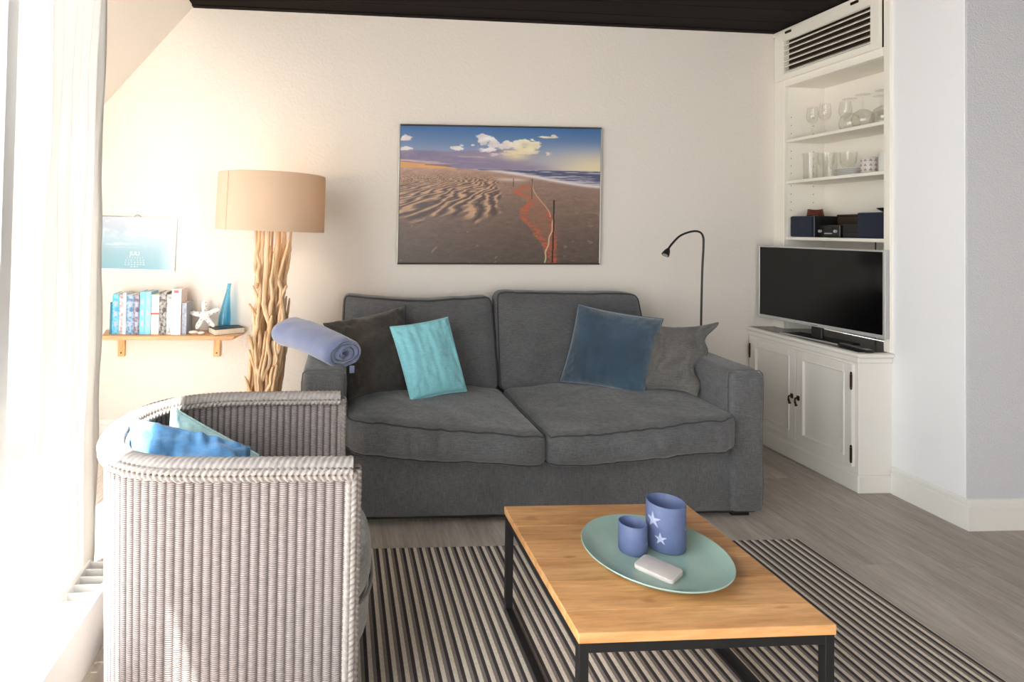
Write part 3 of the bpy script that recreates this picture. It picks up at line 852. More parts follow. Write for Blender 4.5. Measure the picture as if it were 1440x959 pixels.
# ------------------------------------------------------------------ rug
rg = box('rug', -0.60, 2.088, 0.25, 2.488, 0.0005, 0.009, 'rug', bev=0.002)
tag(rg, 'flat-woven rug striped in grey, charcoal and beige under the coffee table', 'rug')

# ------------------------------------------------------------------ coffee table
ct = thing('coffee_table', 'low oak coffee table with black steel frame on the striped rug', 'table', (0.948, 1.74, 0.009))
TX0, TX1, TY0, TY1, TZ = 0.608, 1.290, 1.410, 2.066, 0.382
tt = obj('tabletop', *g_box(TX0 + 0.004, TX1 - 0.004, TY0 + 0.004, TY1 - 0.004, TZ - 0.024, TZ - 0.004, 0.001), 'table', ct); tt.color = (0.5, 1, 0, 1)
wds = [0.085, 0.125, 0.10, 0.115, 0.09, 0.141]; y = TY0
tones = [1.24, 1.14, 0.92, 1.0, 0.86, 0.93]
for i, w in enumerate(wds):
    p = box('plank', TX0, TX1, y + 0.0003, y + w - 0.0003, TZ - 0.026, TZ, 'table', tt, bev=0.0015)
    p.color = (0.13 + 0.17 * i, tones[i], 0, 1); y += w
bw = 0.025
for x in (TX0 + 0.003, TX1 - 0.003 - bw):
    for y in (TY0 + 0.003, TY1 - 0.003 - bw):
        box('leg', x, x + bw, y, y + bw, 0.0095, TZ - 0.0265, 'black_metal', ct, bev=0.0015)
    box('floor_rail', x, x + bw, TY0 + 0.003 + bw, TY1 - 0.003 - bw, 0.0095, 0.0095 + bw, 'black_metal', ct, bev=0.0015)
    box('top_rail', x, x + bw, TY0 + 0.003 + bw, TY1 - 0.003 - bw, TZ - 0.0265 - bw, TZ - 0.0265, 'black_metal', ct, bev=0.0015)
for y in (TY0 + 0.003, TY1 - 0.003 - bw):
    box('top_rail', TX0 + 0.003 + bw, TX1 - 0.003 - bw, y, y + bw, TZ - 0.0265 - bw, TZ - 0.0265, 'black_metal', ct, bev=0.0015)

# plate
PX, PY, PR = 0.979, 1.722, 0.212
prof = [(0.0005, TZ + 0.006), (0.12, TZ + 0.006), (0.165, TZ + 0.010), (0.19, TZ + 0.018), (PR - 0.003, TZ + 0.029), (PR, TZ + 0.030), (PR + 0.002, TZ + 0.027), (0.192, TZ + 0.012), (0.165, TZ + 0.004), (0.13, TZ + 0.0005), (0.0005, TZ + 0.0005)]
pl = obj('plate', *g_lathe(prof, PX, PY, 72), 'plate', None, smooth=True, sharp=50)
tag(pl, 'large round celadon green plate on the oak coffee table', 'plate')
# frosted candle cups
def cup(name, label, cx, cy, r, h, prints):
    z = TZ + 0.0065
    root = thing(name, label, 'candle cup', (cx, cy, z))
    pr = [(0.0005, z), (r * 0.93, z), (r, z + 0.006), (r, z + h - 0.002), (r - 0.0015, z + h), (r - 0.003, z + h - 0.002), (r - 0.003, z + 0.012), (0.0005, z + 0.010)]
    obj('glass', *g_lathe(pr, cx, cy, 48), 'cup', root, smooth=True, sharp=60)
    for ang, hz, s in prints:       # white starfish motif lying on the curved wall
        V, F = [(0, 0)], []
        for k in range(10):
            q = s * (1.0 if k % 2 == 0 else 0.36); a = PI * 2 * k / 10 + 0.4
            V.append((q * math.cos(a), q * math.sin(a)))
        W3 = [Vector((cx + (r + 0.0012) * math.cos(ang + u / r), cy + (r + 0.0012) * math.sin(ang + u / r), z + hz + v)) for u, v in V]
        obj('starfish_motif', W3, [(0, 1 + k, 1 + (k + 1) % 10) for k in range(10)], 'cup_print', root)
    return root
cup('candle_cup', 'tall frosted blue cup with white starfish print on the green plate', 1.045, 1.775, 0.0575, 0.142, [(-2.75, 0.095, 0.026), (-0.55, 0.070, 0.026), (-2.35, 0.045, 0.020)])
cup('candle_cup', 'small frosted blue cup beside the tall one on the green plate', 0.926, 1.755, 0.042, 0.088, [(-0.60, 0.035, 0.018), (1.9, 0.05, 0.02)])
# pale stone bar
Rs = Matrix.Translation((0.948, 1.646, TZ + 0.0065)) @ Matrix.Rotation(math.radians(-52), 4, 'Z')
ring = []
for cx_, cy_, a0_ in ((0.043, 0.028, 0), (-0.043, 0.028, 90), (-0.043, -0.028, 180), (0.043, -0.028, 270)):
    ring += [(cx_ + 0.0135 * math.cos(math.radians(a0_ + q)), cy_ + 0.0135 * math.sin(math.radians(a0_ + q))) for q in range(0, 91, 15)]
V = []; nr_ = len(ring)
for sc2, z_ in ((0.97, 0.0), (1.0, 0.002), (1.0, 0.0105), (0.985, 0.0125), (0.96, 0.013)):
    V += [Rs @ Vector((x_ * sc2, y_ * sc2, z_)) for x_, y_ in ring]
F = [(j * nr_ + k, j * nr_ + (k + 1) % nr_, (j + 1) * nr_ + (k + 1) % nr_, (j + 1) * nr_ + k) for j in range(4) for k in range(nr_)] + [tuple(range(nr_))[::-1], tuple(4 * nr_ + k for k in range(nr_))]
g = V, F
tag(obj('soap_bar', g[0], g[1], 'soap', None, smooth=True), 'pale rounded stone bar lying flat on the green plate', 'stone bar')

# ------------------------------------------------------------------ wicker tub chair
ch = thing('wicker_armchair', 'grey woven wicker tub armchair with braided rim beside the window', 'armchair', (-0.32, 1.87, 0.009))
RZ = 0.745
ctrl = [(0.045, 1.548), (-0.15, 1.549), (-0.33, 1.551), (-0.48, 1.565), (-0.60, 1.625), (-0.672, 1.735), (-0.697, 1.885), (-0.676, 2.02), (-0.605, 2.130), (-0.48, 2.194), (-0.33, 2.214), (-0.15, 2.220), (0.010, 2.223)]
rail = resample(spline([(x, y, 0) for x, y in ctrl], 10), 0.004)
nR = len(rail)
def nrm2(i):
    t = (rail[min(i + 1, nR - 1)] - rail[max(i - 1, 0)]).normalized(); return Vector((-t.y, t.x, 0))   # towards the inside? checked below
ctr = Vector((-0.3, 1.87, 0)); sgn = 1 if (ctr - rail[nR // 2]).dot(nrm2(nR // 2)) > 0 else -1
RIB = 0.0245
def shell(name, off, ztop, zbot, inward):
    V, F, UV = [], [], []; s = 0
    nz = 26
    S_ = [0]
    for i in range(1, nR): S_.append(S_[-1] + (rail[i] - rail[i - 1]).length)
    for j in range(nz + 1):
        z = zbot + (ztop - zbot) * j / nz
        for i in range(nR):
            rb = abs(math.sin(PI * S_[i] / RIB)) ** 0.9 * 0.0040 - 0.0015
            n_ = nrm2(i) * sgn
            tap = -0.02 * (1 - (z / RZ)) * (1 if True else 0)
            d = off + (rb if inward else -rb) - tap
            p = rail[i] + n_ * d; V.append(Vector((p.x, p.y, z + 0.009))); UV.append((S_[i] / RIB, z / 0.0056))
    for j in range(nz):
        for i in range(nR - 1):
            a = j * nR + i; F.append((a, a + 1, a + nR + 1, a + nR))
    o = obj(name, V, F, 'wicker', ch, smooth=True, sharp=0)
    l = o.data.uv_layers.new(name='weave')
    for lp in o.data.loops: l.data[lp.index].uv = UV[lp.vertex_index]
    return o
shell('outer_weave', 0.0, RZ - 0.018, 0.05, False)
shell('inner_weave', 0.045, RZ - 0.012, 0.20, True)
# capping: flat band of slanted weave over the top, herringbone plait along its outer edge and down the front edges
off_path = lambda off, z: [rail[i] + nrm2(i) * sgn * off + Vector((0, 0, z)) for i in range(nR)]
V, F, UV = [], [], []; na = 14; S_ = [0]
for i in range(1, nR): S_.append(S_[-1] + (rail[i] - rail[i - 1]).length)
for i in range(nR):
    n_ = nrm2(i) * sgn
    for k in range(na + 1):
        a = PI * (1.06 - 1.12 * k / na)
        rdg = 0.0036 * abs(math.sin(PI * (S_[i] / 0.017 + k / na * 1.7))) - 0.002
        u_ = 0.0235 + (0.030 + rdg) * math.cos(a); w_ = RZ - 0.014 + (0.019 + rdg) * math.sin(a)
        p = rail[i] + n_ * u_; V.append(Vector((p.x, p.y, w_ + 0.009)))
for i in range(nR - 1):
    for k in range(na):
        a = i * (na + 1) + k; F.append((a, a + 1, a + na + 2, a + na + 1))
F.append(tuple(range(na + 1))); F.append(tuple((nR - 1) * (na + 1) + k for k in range(na, -1, -1)))
obj('rim_band', V, F, 'rope', ch, smooth=True, sharp=60)
def front_post(i, dirx):
    n_ = nrm2(i) * sgn
    return [rail[i] + Vector((dirx * 0.004, 0, 0)) + n_ * 0.0225 + Vector((0, 0, z)) for z in np.arange(RZ - 0.01, 0.055, -0.004)]
for nm, off, z, hand in (('braid_strand', -0.0090, RZ - 0.010, 1), ('braid_strand', -0.0070, RZ - 0.026, -1), ('inner_braid', 0.058, RZ - 0.016, 1)):
    g = g_tube(off_path(off, z), 0.0086, 12, lobes=2, pitch=0.032, depth=0.85, hand=hand); obj(nm, g[0], g[1], 'rope', ch, smooth=True, sharp=0)
for i, dirx in ((0, 1), (nR - 1, 1)):
    n_ = nrm2(i) * sgn
    b0 = rail[i]
    g = join(g_box(-0.012, 0.010, -0.024, 0.024, 0.055, RZ - 0.02, 0.006, 2))
    g = [Vector((b0.x + v_.x, b0.y + n_.y * 0.0225 + v_.y, v_.z + 0.009)) for v_ in g[0]], g[1]
    obj('front_post', g[0], g[1], 'rope', ch, smooth=True)
    for o1, hand in ((-0.006, 1), (0.006, -1)):
        P_ = [Vector((b0.x - 0.004 + o1, b0.y - n_.y * 0.004, z)) for z in np.arange(RZ - 0.012, 0.06, -0.004)]
        g = g_tube(P_, 0.0088, 12, lobes=2, pitch=0.032, depth=0.85, hand=hand); obj('braid_strand', g[0], g[1], 'rope', ch, smooth=True, sharp=0)
        P_ = [Vector((b0.x + 0.012, b0.y + n_.y * 0.0225 + o1 * 2, z)) for z in np.arange(RZ - 0.012, 0.06, -0.004)]
        g = g_tube(P_, 0.0095, 12, lobes=2, pitch=0.032, depth=0.85, hand=hand); obj('braid_strand', g[0], g[1], 'rope', ch, smooth=True, sharp=0)
# seat base, cushion, feet
def seat_slab(name, z0, z1, xf_, mat, r, bul, shrink):
    pts = [rail[i] + nrm2(i) * sgn * shrink for i in range(0, nR, 6)]
    pts = [p for p in pts if p.x < 0.0]
    yn, yf = pts[0].y, pts[-1].y
    front = [Vector((xf_ - 0.10 * abs(t) ** 3, (yn + yf) / 2 + (yf - yn) / 2 * t, 0)) for t in np.linspace(0.97, -0.97, 15)]
    ring = pts + front; c = sum(ring, Vector()) / len(ring)
    V, F = [], []; n_ = len(ring)
    prof = []
    for k in range(9):
        a = -PI / 2 + PI * k / 8; prof.append((r * (1 - math.cos(a)), (z0 + z1) / 2 + math.sin(a) * (z1 - z0) / 2))
    prof = [(0.5, z0 - 0)] + [(ins, z) for ins, z in prof] + [(0.14, z1 + bul * 0.7), (0.5, z1 + bul)]
    for ins, z in prof:
        for p in ring:
            d = c - p; q = c if ins >= 0.5 else p + d.normalized() * ins
            V.append(Vector((q.x, q.y, z)))
    for j in range(len(prof) - 1):
        for k in range(n_):
            l = (k + 1) % n_; F.append((j * n_ + k, j * n_ + l, (j + 1) * n_ + l, (j + 1) * n_ + k))
    o = obj(name, V, F, mat, ch, smooth=True, sharp=60)
    return o, [Vector((p.x, p.y, 0)) for p in front], c
seat_slab('seat_base', 0.175, 0.292, 0.110, 'seatcush', 0.008, 0, 0.055)
sc_, fr_, cc_ = seat_slab('seat_cushion', 0.296, 0.408, 0.116, 'seatcush', 0.022, 0.02, 0.060)
g = g_tube([p + Vector((0.002, 0, 0.297)) for p in fr_], 0.005, 6); obj('piping', g[0], g[1], 'seatcush', sc_, smooth=True)
for x, y in ((-0.02, 1.60), (-0.02, 2.13), (-0.55, 1.72), (-0.55, 2.03)):
    g = g_tube([(x, y, 0.0095), (x, y, 0.20)], [0.016, 0.021], 12); obj('foot', g[0], g[1], 'rope', ch, smooth=True)
# cushions in the chair
pillow('cushion', 'blue cotton cushion slumped in the wicker armchair', 'denim',
       [(-0.640, 1.86, 0.772), (-0.270, 1.83, 0.690), (-0.235, 1.63, 0.545), (-0.575, 1.63, 0.600)], 0.062, 0.03, wr_=0.022, seed=3.3, n=36, creases=((-0.25, None, 0.018, 0.06),))
pillow('cushion', 'pale aqua cushion behind the blue one in the wicker armchair', 'aqua',
       [(-0.565, 2.03, 0.755), (-0.265, 2.00, 0.600), (-0.25, 1.90, 0.500), (-0.56, 1.92, 0.495)], 0.030, 0.03, wr_=0.015, seed=8.8)

# ------------------------------------------------------------------ driftwood floor lamp
lp = thing('floor_lamp', 'driftwood floor lamp with round beige drum shade, lit', 'lamp', (-0.40, 3.30, 0))
g = g_lathe([(0.001, 0.0), (0.17, 0.0), (0.175, 0.008), (0.17, 0.022), (0.03, 0.026), (0.001, 0.026)], -0.405, 3.30, 40); obj('base', g[0], g[1], 'black_metal', lp, smooth=True)
g = g_tube([(-0.405, 3.30, 0.02), (-0.385, 3.30, 1.46)], 0.006, 10); obj('pole', g[0], g[1], 'driftwood', lp, smooth=True)
def stick(x0, y0, z0, x1, y1, z1, r0, r1, wob=0.014, knob=False):
    n = 14; a = Vector((x0, y0, z0)); b_ = Vector((x1, y1, z1)); sd = random.random() * 90
    pts = []; rs = []
    for k in range(n + 1):
        t = k / n; p = a.lerp(b_, t)
        p += Vector((fbm((t * 2.2, sd, 0)), fbm((t * 2.2, sd, 5)), 0)) * wob * math.sin(PI * min(1, t * 1.2 + 0.1))
        pts.append(p); rs.append((r0 + (r1 - r0) * t) * (1 + 0.22 * fbm((t * 5, sd, 2))) * (0.55 if k in (0, n) else 1))
    g = g_tube(pts, rs, 8)
    o = obj('driftwood_stick', g[0], g[1], 'driftwood', lp, smooth=True); o.color = (random.random(), 1, 0, 1)
def axis(z): return -0.412 + (z - 0.4) * 0.036
random.seed(23)
for k in range(34):
    a = 2 * PI * (k + 0.6 * random.random()) / 34 * 3
    z0 = random.choice((0.03, 0.03, 0.10, 0.30, 0.45, 0.60, 0.72)) + 0.06 * random.random()
    z1 = min(1.41, z0 + 0.55 + 0.45 * random.random())
    ra = 0.050 + 0.040 * random.random(); rb = 0.045 + 0.048 * random.random()
    a2 = a + random.uniform(-0.9, 0.9)
    stick(axis(z0) + ra * math.cos(a), 3.30 + ra * math.sin(a), z0, axis(z1) + rb * math.cos(a2), 3.30 + rb * math.sin(a2), z1,
          0.012 + 0.007 * random.random(), 0.007 + 0.005 * random.random(), 0.06)
for k in range(30):
    a = 2 * PI * random.random(); z0 = 0.05 + 1.05 * random.random(); z1 = min(1.40, z0 + 0.18 + 0.25 * random.random())
    ra = 0.078 + 0.012 * random.random(); rb = 0.088 + 0.024 * random.random(); a2 = a + random.uniform(-0.5, 0.5)
    stick(axis(z0) + ra * math.cos(a), 3.30 + ra * math.sin(a), z0, axis(z1) + rb * math.cos(a2), 3.30 + rb * math.sin(a2), z1,
          0.009 + 0.006 * random.random(), 0.006 + 0.004 * random.random(), 0.03)
# twigs that stick out of the bundle
for (x0, z0, x1, z1, r) in ((-0.35, 0.93, -0.292, 1.055, 0.009), (-0.355, 0.74, -0.318, 0.945, 0.012), (-0.36, 0.60, -0.322, 0.715, 0.012), (-0.43, 0.93, -0.476, 1.05, 0.008),
                            (-0.44, 0.86, -0.495, 0.952, 0.008), (-0.45, 0.40, -0.510, 0.555, 0.010), (-0.455, 0.58, -0.490, 0.70, 0.010), (-0.345, 0.35, -0.300, 0.46, 0.012),
                            (-0.36, 1.0, -0.285, 1.30, 0.011), (-0.44, 0.55, -0.49, 0.78, 0.012), (-0.47, 0.30, -0.515, 0.47, 0.012)):
    stick(x0, 3.24, z0, x1, 3.21, z1, r, r * 0.8, 0.006)
# shade: tilted very slightly, as in the room
tilt = Matrix.Translation((-0.395, 3.30, 1.51)) @ Matrix.Rotation(0.022, 4, 'Y')
SR = 0.302; n = 96
prof = [(SR - 0.004, -0.155), (SR, -0.157), (SR + 0.001, -0.15), (SR - 0.003, 0.15), (SR - 0.005, 0.157), (SR - 0.008, 0.155), (SR - 0.004, -0.15), (SR - 0.004, -0.155)]
g = xf(g_lathe(prof, 0, 0, n), tilt); sh = obj('shade', g[0], g[1], 'shade', lp, smooth=True, sharp=60)
a = math.radians(227); g = xf(g_tube([(SR * math.cos(a) * 1.004, SR * math.sin(a) * 1.004, -0.155), (SR * math.cos(a), SR * math.sin(a), 0.155)], 0.0016, 6), tilt)
obj('shade_seam', g[0], g[1], 'shade', sh)
for k in range(3):
    a = 2 * PI * k / 3 + 0.4
    g = xf(g_tube([(0, 0, -0.02), (0.29 * math.cos(a), 0.29 * math.sin(a), 0.145)], 0.0025, 6), tilt); obj('shade_spoke', g[0], g[1], 'black_metal', lp)
g = xf(g_lathe([(0.001, -0.02), (0.014, -0.02), (0.016, 0.01), (0.032, 0.05), (0.032, 0.065), (0.018, 0.09), (0.001, 0.095)], 0, 0, 20), tilt); obj('bulb', g[0], g[1], 'bulb', lp, smooth=True)
ld = bpy.data.lights.new('lamp_bulb_light', 'POINT'); ld.energy = 6; ld.color = (1.0, 0.76, 0.52); ld.shadow_soft_size = 0.05
lo = bpy.data.objects.new('lamp_bulb_light', ld); C.objects.link(lo); lo.location = (-0.395, 3.30, 1.65 - 0.05)

# slim black reading lamp beside the sofa
rl = thing('reading_lamp', 'slim black gooseneck reading lamp standing behind the right armrest', 'lamp', (2.22, 3.40, 0))
g = g_lathe([(0.001, 0), (0.10, 0), (0.10, 0.012), (0.012, 0.018), (0.001, 0.018)], 2.215, 3.40, 32); obj('base', g[0], g[1], 'black_metal', rl, smooth=True)
pts = [(2.215, 3.40, 0.015), (2.216, 3.40, 0.6), (2.222, 3.40, 1.10), (2.230, 3.40, 1.30), (2.226, 3.40, 1.365), (2.200, 3.40, 1.392), (2.150, 3.40, 1.392), (2.08, 3.40, 1.365), (2.028, 3.40, 1.315), (2.004, 3.40, 1.282)]
g = g_tube(spline(pts, 8), 0.0062, 10); obj('pole', g[0], g[1], 'black_metal', rl, smooth=True)
d = Vector((-0.55, -0.2, -0.83)).normalized(); p0 = Vector((2.006, 3.40, 1.285))
g = g_tube([p0, p0 + d * 0.012, p0 + d * 0.03, p0 + d * 0.048], [0.008, 0.014, 0.02, 0.023], 16, caps=True); hd = obj('lamp_head', g[0], g[1], 'black_metal', rl, smooth=True)
g = g_tube([p0 + d * 0.046, p0 + d * 0.0495], 0.016, 16); obj('lens', g[0], g[1], 'silver', hd, smooth=True)

# ------------------------------------------------------------------ printed pictures (flat print: colour per vertex)
def vnoise(x, y, seed, octv=4):
    r = np.zeros_like(x); amp = 1.0; tot = 0
    for o in range(octv):
        g_ = np.random.default_rng(seed + o).random((64, 64))
        xi, yi = np.floor(x).astype(int), np.floor(y).astype(int); fx, fy = x - xi, y - yi
        fx = fx * fx * (3 - 2 * fx); fy = fy * fy * (3 - 2 * fy)
        G = lambda a, b_: g_[a % 64, b_ % 64]
        r += amp * ((G(xi, yi) * (1 - fx) + G(xi + 1, yi) * fx) * (1 - fy) + (G(xi, yi + 1) * (1 - fx) + G(xi + 1, yi + 1) * fx) * fy)
        tot += amp; amp *= 0.5; x = x * 2.03; y = y * 2.03
    return r / tot
def lin(c):
    c = np.asarray(c, float) / 255.0
    return np.where(c <= 0.04045, c / 12.92, ((c + 0.055) / 1.055) ** 2.4)
def ss(a, b_, x): t = np.clip((x - a) / (b_ - a), 0, 1); return t * t * (3 - 2 * t)
def lay(img, col, a): return img * (1 - a[..., None]) + np.asarray(col, float) * a[..., None]
def print_mesh(name, corners, img, parent, mat='print'):
    TL, TR, BR, BL = [Vector(c) for c in corners]; h, w = img.shape[:2]
    u, v = np.meshgrid(np.linspace(0, 1, w), np.linspace(0, 1, h))
    u = u[..., None]; v = v[..., None]
    P_ = (np.array(TL) * (1 - u) + np.array(TR) * u) * (1 - v) + (np.array(BL) * (1 - u) + np.array(BR) * u) * v
    idx = np.arange(w * h).reshape(h, w)
    F = np.stack([idx[:-1, :-1], idx[1:, :-1], idx[1:, 1:], idx[:-1, 1:]], -1).reshape(-1, 4)
    org = wloc(parent)
    me = bpy.data.meshes.new(name); me.from_pydata((P_.reshape(-1, 3) - np.array(org)).tolist(), [], F.tolist()); me.update()
    me.materials.append(M[mat]); at_ = me.color_attributes.new('print', 'FLOAT_COLOR', 'POINT')
    rgba = np.concatenate([lin(np.clip(img, 0, 255)).reshape(-1, 3), np.ones((w * h, 1))], 1)
    at_.data.foreach_set('color', rgba.astype(np.float32).ravel())
    o = bpy.data.objects.new(name, me); C.objects.link(o); o.parent = parent
    return o

def beach(w=620, h=412):
    u, v = np.meshgrid(np.linspace(0, 1, w), np.linspace(0, 1, h))
    hz = 0.305 + 0.012 * u
    t = np.clip(v / hz, 0, 1)
    sky = (1 - t)[..., None] * np.array((70, 112, 166)) + t[..., None] * np.array((190, 184, 196))
    sky = lay(sky, (236, 220, 184), ss(0.55, 1.0, u) * ss(0.25, 0.95, t))
    img = sky
    n1 = vnoise(u * 6, v * 16, 3, 5); n2 = vnoise(u * 16, v * 24, 21, 5); n5 = vnoise(u * 40, v * 60, 25, 4)
    # lilac cloud bank lying on the horizon at the left
    top_ = 0.165 + 0.05 * (n1 - 0.5) * 2 + 0.02 * np.sin(u * 9)
    bank = ss(top_, top_ + 0.02, v) * (1 - ss(0.50, 0.80, u + 0.25 * (n1 - 0.5)))
    img = lay(img, (128, 118, 150), bank * 0.85)
    img = lay(img, (160, 142, 160), bank * ss(0.4, 0.7, n2) * 0.5)
    lt = ss(0.52, 0.70, vnoise(u * 6, v * 55, 8, 4)) * ss(0.19, 0.23, v) * (v < 0.275)
    img = lay(img, (228, 188, 172), lt * 0.8 * (1 - ss(0.40, 0.5, u)))
    # cumulus built from many puffs
    def puff(cx, cy, rx, ry):
        d = ((u - cx) / rx) ** 2 + ((v - cy) / ry) ** 2
        return ss(0.35, 0.62, np.exp(-d) + 1.5 * (n2 - 0.5) + 0.9 * (n5 - 0.5)) * ss(0.06, 0.22, np.exp(-d))
    lit = np.zeros_like(u)
    for cx, cy, rx, ry in ((0.405, 0.075, 0.03, 0.035), (0.41, 0.11, 0.035, 0.04), (0.46, 0.125, 0.05, 0.04), (0.52, 0.135, 0.05, 0.045), (0.60, 0.125, 0.06, 0.04), (0.66, 0.135, 0.05, 0.04), (0.56, 0.17, 0.12, 0.05), (0.64, 0.17, 0.08, 0.04),
                           (0.03, 0.095, 0.03, 0.028), (0.02, 0.165, 0.03, 0.012), (0.27, 0.155, 0.035, 0.02), (0.355, 0.135, 0.012, 0.008), (0.735, 0.068, 0.045, 0.010), (0.76, 0.055, 0.015, 0.01)):
        lit = np.maximum(lit, puff(cx, cy, rx, ry))
    cc = np.array((238, 226, 222)) * (1 - ss(0.5, 0.62, u))[..., None] + np.array((246, 230, 196)) * ss(0.5, 0.62, u)[..., None]
    cc = cc * (0.80 + 0.4 * n2)[..., None]
    img = img * (1 - lit[..., None] * 0.92) + np.clip(cc, 0, 252) * lit[..., None] * 0.92
    under = np.exp(-(((u - 0.50) / 0.16) ** 2 + ((v - 0.215) / 0.035) ** 2)); img = lay(img, (176, 160, 172), under * 0.65)
    glow = np.exp(-(((u - 0.575) / 0.07) ** 2 + ((v - 0.205) / 0.045) ** 2)); img = lay(img, (252, 234, 178), glow * 0.75)
    rays = np.exp(-(((u - 0.52) / 0.22) ** 2)) * ss(0.22, 0.26, v); img = lay(img, (150, 136, 158), rays * 0.45)
    dune = ss(0, 0.004, v - (hz - 0.042 * np.clip(1 - u / 0.28, 0, 1) ** 0.8 - 0.004 - 0.004 * (n2 - 0.5))) * (v < hz) * (u < 0.28)
    img = lay(img, (236, 172, 98), dune * (0.75 + 0.25 * n2))
    img = lay(img, (120, 88, 80), np.exp(-((v - hz + 0.022 * np.clip(1 - u / 0.28, 0, 1) + 0.012) / 0.004) ** 2) * (u > 0.12) * (u < 0.25) * 0.6)
    # wet sand
    g_ = np.clip((v - hz) / (1 - hz), 0, 1)
    n3 = vnoise(u * 24, v * 60, 31, 5); n4 = vnoise(u * 90, v * 150, 35, 3)
    k = (g_ ** 0.55)[..., None]
    gr = (1 - k) * np.array((196, 158, 138)) + k * np.array((92, 80, 73))
    gr = gr * (0.84 + 0.32 * (0.55 * n3 + 0.45 * n4))[..., None]
    gr = lay(gr, (150, 126, 118), ss(0.55, 0.9, u) * ss(0.35, 0.1, g_) * 0.7)
    # sand ripples: parallel crests on the flat beach, running away to the right
    gg = np.maximum(g_, 0.02)
    X = (u - 0.66) / (gg + 0.03); Y = 1.0 / (gg + 0.06)
    ph = X * 9.5 + 1.6 * (vnoise(X * 5 + 40, Y * 2.2 + 9, 41, 3) - 0.5) * 2 + 0.5 * np.sin(Y * 3.1 + X * 2.0) + 1.1 * Y
    rp = np.sin(ph * 2 * np.pi * 0.62)
    edge = 0.515 - 0.04 * np.abs(g_ - 0.3) / 0.3 + 0.07 * (vnoise(v * 30, u * 5, 44, 3) - 0.5)
    low = 0.60 + 0.12 * (vnoise(u * 14, v * 4, 47, 3) - 0.5) * 2 - 0.05 * u
    mask = ss(0.045, 0.12, g_) * ss(edge, edge - 0.035, u) * ss(low, low - 0.10, g_)
    crest = ss(0.15, 0.9, rp); trough = ss(-0.05, -0.85, rp)
    gr = lay(gr, (222, 178, 140), np.clip(crest * mask, 0, 1) * (0.55 + 0.4 * n3))
    gr = lay(gr, (74, 62, 66), np.clip(trough * mask, 0, 1) * 0.62)
    sp_ = ss(0.80, 0.84, vnoise(u * 40 + v * 20, v * 26, 49, 2)) * ss(0.55, 0.65, g_) * (u < 0.5); gr = lay(gr, (170, 130, 104), sp_ * 0.6)
    sp2 = ss(0.75, 0.81, vnoise(u * 22 + 5, v * 40, 52, 2)) * (u > 0.82) * ss(0.3, 0.5, g_); gr = lay(gr, (150, 136, 126), sp2 * 0.5)
    img = np.where((v >= hz)[..., None], gr, img)
    # sea and surf
    sea_b = hz + 0.006 + 0.118 * ss(0.28, 1.05, u) ** 1.2
    fs = np.clip((v - hz) / np.maximum(sea_b - hz, 1e-4), 0, 1.3)
    sea = ss(hz - 0.001, hz + 0.002, v) * ss(sea_b + 0.002, sea_b - 0.004, v) * ss(0.26, 0.40, u)
    sn = vnoise(u * 14, v * 220, 51, 3)
    img = lay(img, (86, 92, 122), sea * 0.95)
    img = lay(img, (206, 198, 206), sea * ss(0.50, 0.70, sn + 0.30 * ss(0.35, 1.0, fs) - 0.02) * 0.85)
    foam = np.exp(-((v - sea_b + 0.006) / 0.012) ** 2) * ss(0.35, 0.55, u); img = lay(img, (232, 220, 216), foam * 0.9)
    pool = np.exp(-((v - (0.385 + 0.03 * (u - 0.5))) / 0.012) ** 2) * ss(0.44, 0.52, u) * ss(0.66, 0.58, u); img = lay(img, (222, 202, 192), pool * 0.75)
    # net fence
    xl = 0.655 - 0.10 * np.exp(-((v - 0.47) / 0.045) ** 2) * (v < 0.54) - 0.045 * np.exp(-((v - 0.64) / 0.07) ** 2) - 0.02 * ss(0.5, 0.56, v) + 0.105 * ss(0.66, 1.0, v) + 0.012 * (vnoise(v * 30, u * 2, 58, 3) - 0.5) * 2
    xr = 0.655 + 0.10 * ss(0.42, 0.64, v) + 0.030 * ss(0.62, 0.8, v)
    nn = vnoise(u * 90, v * 110, 61, 4)
    inn = ss(xl - 0.004, xl + 0.004, u) * ss(xr + 0.003, xr - 0.003, u) * (v > 0.40)
    img = lay(img, (188, 116, 88), inn * (0.12 + 0.35 * nn))
    lf = np.exp(-((u - xl - 0.020) / 0.020) ** 2) * (v > 0.43) * ss(xl - 0.004, xl + 0.004, u); img = lay(img, (208, 98, 66), np.clip(lf * ss(0.30, 0.65, nn), 0, 0.85))
    rt = np.exp(-((u - xr + 0.014) / 0.016) ** 2) * (v > 0.62); img = lay(img, (206, 92, 58), np.clip(rt * ss(0.35, 0.7, nn), 0, 0.8))
    tr_ = np.exp(-((u - (0.655 + 0.095 * ss(0.40, 0.66, v) ** 1.3)) / 0.003) ** 2) * (v > 0.40) * (v < 0.66); img = lay(img, (226, 180, 146), tr_ * 0.8)
    rope = np.exp(-((u - (0.766 - 0.040 * ss(0.66, 1.0, v) + 0.003 * np.sin(v * 60))) / 0.0036) ** 2) * (v > 0.64); img = lay(img, (236, 206, 164), rope * 0.95)
    for x_, a_, b_, w_ in ((0.768, 0.535, 1.0, 0.0040), (0.655, 0.375, 0.53, 0.0020), (0.561, 0.375, 0.44, 0.0015)):
        po = (np.abs(u - x_ + 0.012 * np.maximum(0, v - 0.65)) < w_) & (v > a_) & (v < b_); img = lay(img, (48, 36, 34), po * 0.92)
    return img

